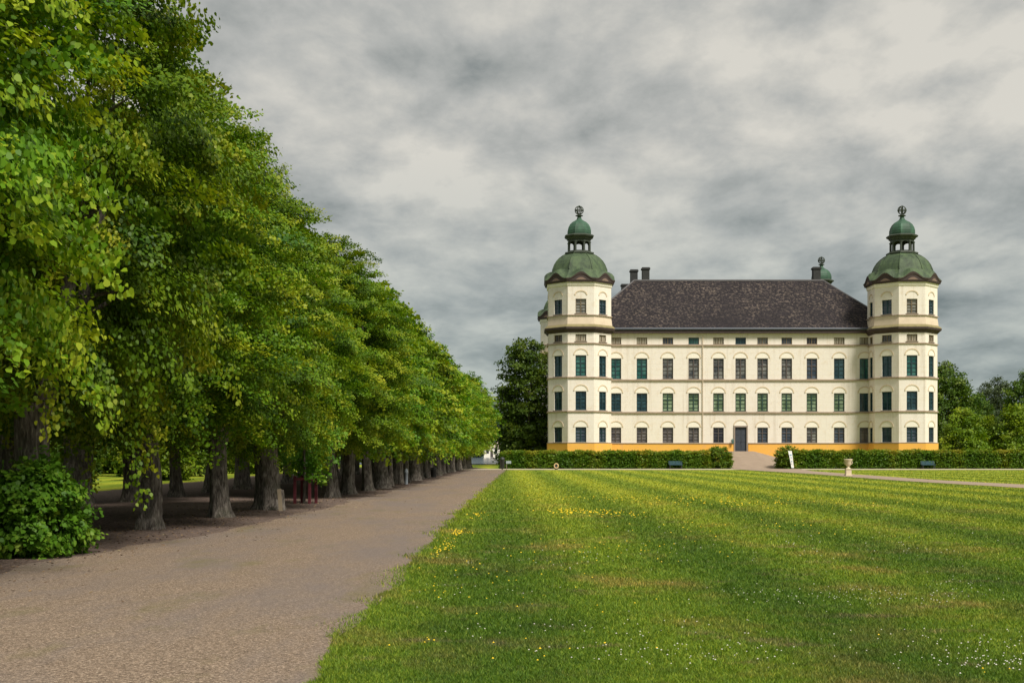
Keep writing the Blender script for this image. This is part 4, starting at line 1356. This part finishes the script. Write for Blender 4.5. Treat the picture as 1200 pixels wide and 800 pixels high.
# things at the left hedge end and among the trunks
o = empty('litter_bin', (at(588.5, 552, 122).x, 122, 0))
tag(o, 'dark litter bin at the left end of the hedge', 'bin')
mb = MB(); mb.lathe([(0.17, 0.1), (0.21, 0.14), (0.23, 0.95), (0.25, 0.97), (0.25, 1.02)], 14); mb.build('body', [M['iron']], o, smooth=True)
mb = MB(); mb.lathe([(0.27, 1.05), (0.25, 1.15), (0.12, 1.24), (0.02, 1.26)], 14); mb.build('lid', [M['iron']], o, smooth=True)
mb = MB(); mb.tube([(0, 0.0, 0.0), (0, 0.0, 0.2)], 0.06, 8); mb.build('foot', [M['iron']], o)
o = empty('notice_post', (at(596, 552, 121.5).x, 121.5, 0))
tag(o, 'small grey notice on a thin post beside the dark bin', 'sign')
gry = plain('sign_grey', (0.32, 0.37, 0.40), 0.6)
mb = MB(); mb.tube([(-0.2, 0.03, -0.1), (-0.2, 0.03, 0.85)], 0.025, 6); mb.build('post', [M['stone_trim']], o)
mb = MB(); mb.box((0, 0, 0.75), (0.5, 0.03, 0.26)); mb.build('panel', [gry], o)
o = empty('litter_bin', (at(508, 559, 85).x, 85, 0))
tag(o, 'low dark bin standing among the distant linden trunks', 'bin')
mb = MB(); mb.lathe([(0.16, 0.0), (0.18, 0.04), (0.21, 0.5), (0.23, 0.52), (0.23, 0.57), (0.05, 0.6)], 14); mb.build('body', [M['iron']], o, smooth=True)
mb = MB(); mb.lathe([(0.24, 0.60), (0.2, 0.66), (0.03, 0.70)], 14); mb.build('lid', [M['iron']], o, smooth=True)
o = empty('bollard', (at(476, 567, 66.5).x, 66.5, 0))
tag(o, 'pale bluish bollard at a linden foot beside the path', 'bollard')
mb = MB(); mb.lathe([(0.09, -0.05), (0.09, 0.6), (0.11, 0.62), (0.11, 0.68), (0.07, 0.74), (0.08, 0.8), (0.01, 0.84)], 12); mb.build('post', [plain('bollard_paint', (0.33, 0.38, 0.42), 0.6)], o, smooth=True)

# white lakeside house
o = empty('lake_house', (at(576, 530, 405).x, 412, 0.0))
tag(o, 'small white house with pale roof across the lake, at the end of the avenue', 'house')
mb = MB(); mb.box((0, 0, 1.6), (5.2, 4.0, 3.6)); mb.face([(-2.6, -2, 3.4), (2.6, -2, 3.4), (2.6, 0, 4.9), (-2.6, 0, 4.9)]); mb.build('wall', [M['white_plaster']], o)
mb = MB()
mb.grid([[(-2.9, -2.3, 3.35), (2.9, -2.3, 3.35)], [(-2.9, 0, 5.1), (2.9, 0, 5.1)], [(-2.9, 2.3, 3.35), (2.9, 2.3, 3.35)]])
mb.grid([[(-2.9, -2.3, 3.25), (2.9, -2.3, 3.25)], [(-2.9, -2.3, 3.35), (2.9, -2.3, 3.35)]])
mb.build('roof', [plain('pale_roof', (0.50, 0.42, 0.34), 0.8)], o)
for x in (-1.4, 1.4):
    mb = MB(); mb.box((x, -2.02, 2.0), (0.9, 0.06, 1.2)); mb.build('window', [G['dark']], o)
mb = MB(); mb.box((0, -2.02, 1.2), (0.9, 0.06, 2.0)); mb.build('door', [M['frame_brown']], o)

# ------------------------------------------------------------------ grass, flowers, litter
def blades(n, y0, y1, seed, outer=False):
    g = np.random.default_rng(seed)
    # density falls off as 1/y^2 with distance
    uy = g.random(n)
    Y = 1 / (1 / y0 - uy * (1 / y0 - 1 / y1))
    fr_ = g.random(n) < 0.012
    X = path_right(Y) + np.where(fr_, -np.abs(g.normal(0, 0.16, n)) * (0.5 + 0.5 * np.sin(Y * 2.3 + 2 * np.sin(Y * 0.9))), g.normal(0, 0.04, n) + g.random(n) * (0.46 * Y + 1.8))
    if outer: X = path_right(Y) + 0.46 * Y + 1.8 + 9 * g.random(n)
    edge = (X - path_right(Y)) < 0.18
    ok = ~((X > np.interp(Y, [20, 60, 75, 97, 112], [24.3, 24.1, 23.1, 23.5, 22.8])) & (X < np.interp(Y, [20, 60, 75, 97, 112], [27.7, 27.7, 26.1, 26.7, 27.3])))
    X, Y, edge = X[ok], Y[ok], edge[ok]
    n = len(X)
    P = np.stack([X, Y, np.zeros(n) + 0.0], -1)
    h = (0.014 + 0.024 * g.random(n)) * (1 + np.clip((Y - 9) / 34, 0, 1.0)) * np.where(edge, 1.35, 1.0)
    w = 0.0038 * (Y / 9) ** 0.9 * (0.7 + 0.6 * g.random(n))
    a = g.random(n) * 6.28
    t = np.stack([np.cos(a), np.sin(a), 0 * a], -1) * w[:, None]
    b = np.stack([g.normal(0, 0.55, n), g.normal(0, 0.55, n), np.ones(n)], -1) * h[:, None]
    V = np.stack([P - t, P + t, P + b], 1).reshape(-1, 3)
    return V, g.random(n)


bl = [blades(640000, 7.8, 119, 3), blades(420000, 5.5, 119, 5, True), blades(60000, 5.5, 7.8, 6)]
bv, bt = np.concatenate([b[0] for b in bl]), np.concatenate([b[1] for b in bl])
go = link_mesh('grass', np_mesh('grass', bv, np.arange(len(bv)).reshape(-1, 3), M['blade'], bt))
tag(go, 'short mown grass blades of the wide lawn', 'grass', None, 'stuff')


def flowers(name, centers, mat, size, seed, label, z=0.045, keep=0.45):
    g = np.random.default_rng(seed)
    P = np.concatenate([np.stack([g.normal(cx, sx, n), g.normal(cy, sy, n), np.full(n, z) + g.random(n) * 0.02], -1) for cx, cy, sx, sy, n in centers])
    P = P[(P[:, 0] > path_right(P[:, 1])) & (g.random(len(P)) < keep)]
    n = len(P)
    V, F = [], []
    # little six-sided heads with a raised middle
    a = np.arange(6) * np.pi / 3
    s = size * (0.6 + 0.6 * g.random(n)) * np.clip(P[:, 1] / 20, 0.8, 1.8)
    rim = np.stack([np.cos(a), np.sin(a), np.zeros(6)], -1)[None] * s[:, None, None] + P[:, None, :]
    top = P + np.stack([0 * s, 0 * s, s * 0.9], -1)
    V = np.concatenate([rim, top[:, None]], 1).reshape(-1, 3)
    base = np.arange(n)[:, None] * 7
    F = np.concatenate([np.stack([base[:, 0] + k, base[:, 0] + (k + 1) % 6, base[:, 0] + 6], -1) for k in range(6)])
    o = link_mesh(name, np_mesh(name, V, F, mat))
    tag(o, label, 'flowers', None, 'stuff')


def gp(px, py):
    Y = 2468 / (py - 530)
    return ((px - 600) / 1452 * Y, Y)


cl = []
for px, py, sx, sy, n in ((1150, 780, .35, .3, 170), (1180, 760, .4, .4, 110), (1000, 705, 0.9, .5, 130), (930, 698, .5, .4, 90), (1060, 700, .7, .4, 90), (1150, 690, .8, .6, 60), (840, 775, .7, .3, 90), (560, 700, .6, .8, 50),
                          (700, 740, .9, .5, 80), (760, 765, .5, .3, 60), (640, 660, 1.2, 1.0, 90), (1000, 760, 1.2, .5, 80), (900, 650, 2, 2, 110), (1050, 640, 2.5, 2, 90)):
    x, yy = gp(px, py); cl.append((x, yy, sx, sy, n))
flowers('clover_flowers', cl, plain('clover_white', (0.52, 0.50, 0.44), 0.8), 0.0095, 1, 'tiny white clover heads scattered over the near lawn')
cl = []
for px, py, sx, sy, n in ((538, 626, .12, .5, 160), (520, 645, .1, .8, 120), (555, 606, .15, .8, 60), (364, 792, .06, .1, 25), (705, 603, .6, 1.0, 300), (660, 600, .4, .8, 120), (760, 585, 2.0, 1.5, 260), (820, 592, 1.5, 1.5, 120), (690, 650, .7, 1.5, 90), (750, 640, .8, 1.2, 90),
                          (600, 690, 1.0, 2.5, 110), (860, 620, 1.6, 1.6, 130), (520, 760, .3, .3, 16), (700, 770, .5, .3, 22), (1010, 756, .3, .2, 8), (900, 590, 2.5, 2.0, 200), (540, 690, .4, 1.5, 60), (1160, 793, .1, .05, 6)):
    x, yy = gp(px, py); cl.append((x, yy, sx, sy, n))
flowers('yellow_flowers', cl, plain('hawkbit_yellow', (0.75, 0.52, 0.02), 0.7), 0.013, 2, 'small yellow flowers scattered over the lawn and along the path edge', 0.05, 0.28)


def litter(n, seed):
    g = np.random.default_rng(seed)
    Y = 14 + 60 * g.random(n) ** 1.6
    X = path_left(Y) + g.normal(-1.9, 1.3, n)
    P = np.stack([X, Y, np.full(n, 0.022)], -1)
    a = g.random(n) * 6.28
    s = 0.014 + 0.022 * g.random(n)
    t = np.stack([np.cos(a), np.sin(a), 0.4 * g.random(n)], -1) * s[:, None]
    b = np.stack([-np.sin(a), np.cos(a), 0.5 * g.random(n)], -1) * (s * 0.55)[:, None]
    V = np.stack([P - t, P + b, P + t, P - b], 1).reshape(-1, 3)
    m = Mat('dry_leaf', 0.8, 0.2)
    m.color(m.ramp(m.attr('tint'), [(0, (0.09, 0.055, 0.036)), (0.7, (0.18, 0.12, 0.075)), (0.97, (0.26, 0.18, 0.09)), (1.0, (0.5, 0.44, 0.2))]))
    return np_mesh('fallen_leaves', V, np.arange(4 * n).reshape(n, 4), m.mt, g.random(n))


lo = link_mesh('fallen_leaves', litter(9000, 4))
tag(lo, 'dry brown fallen leaves on the ground under the lindens', 'fallen leaves', None, 'stuff')
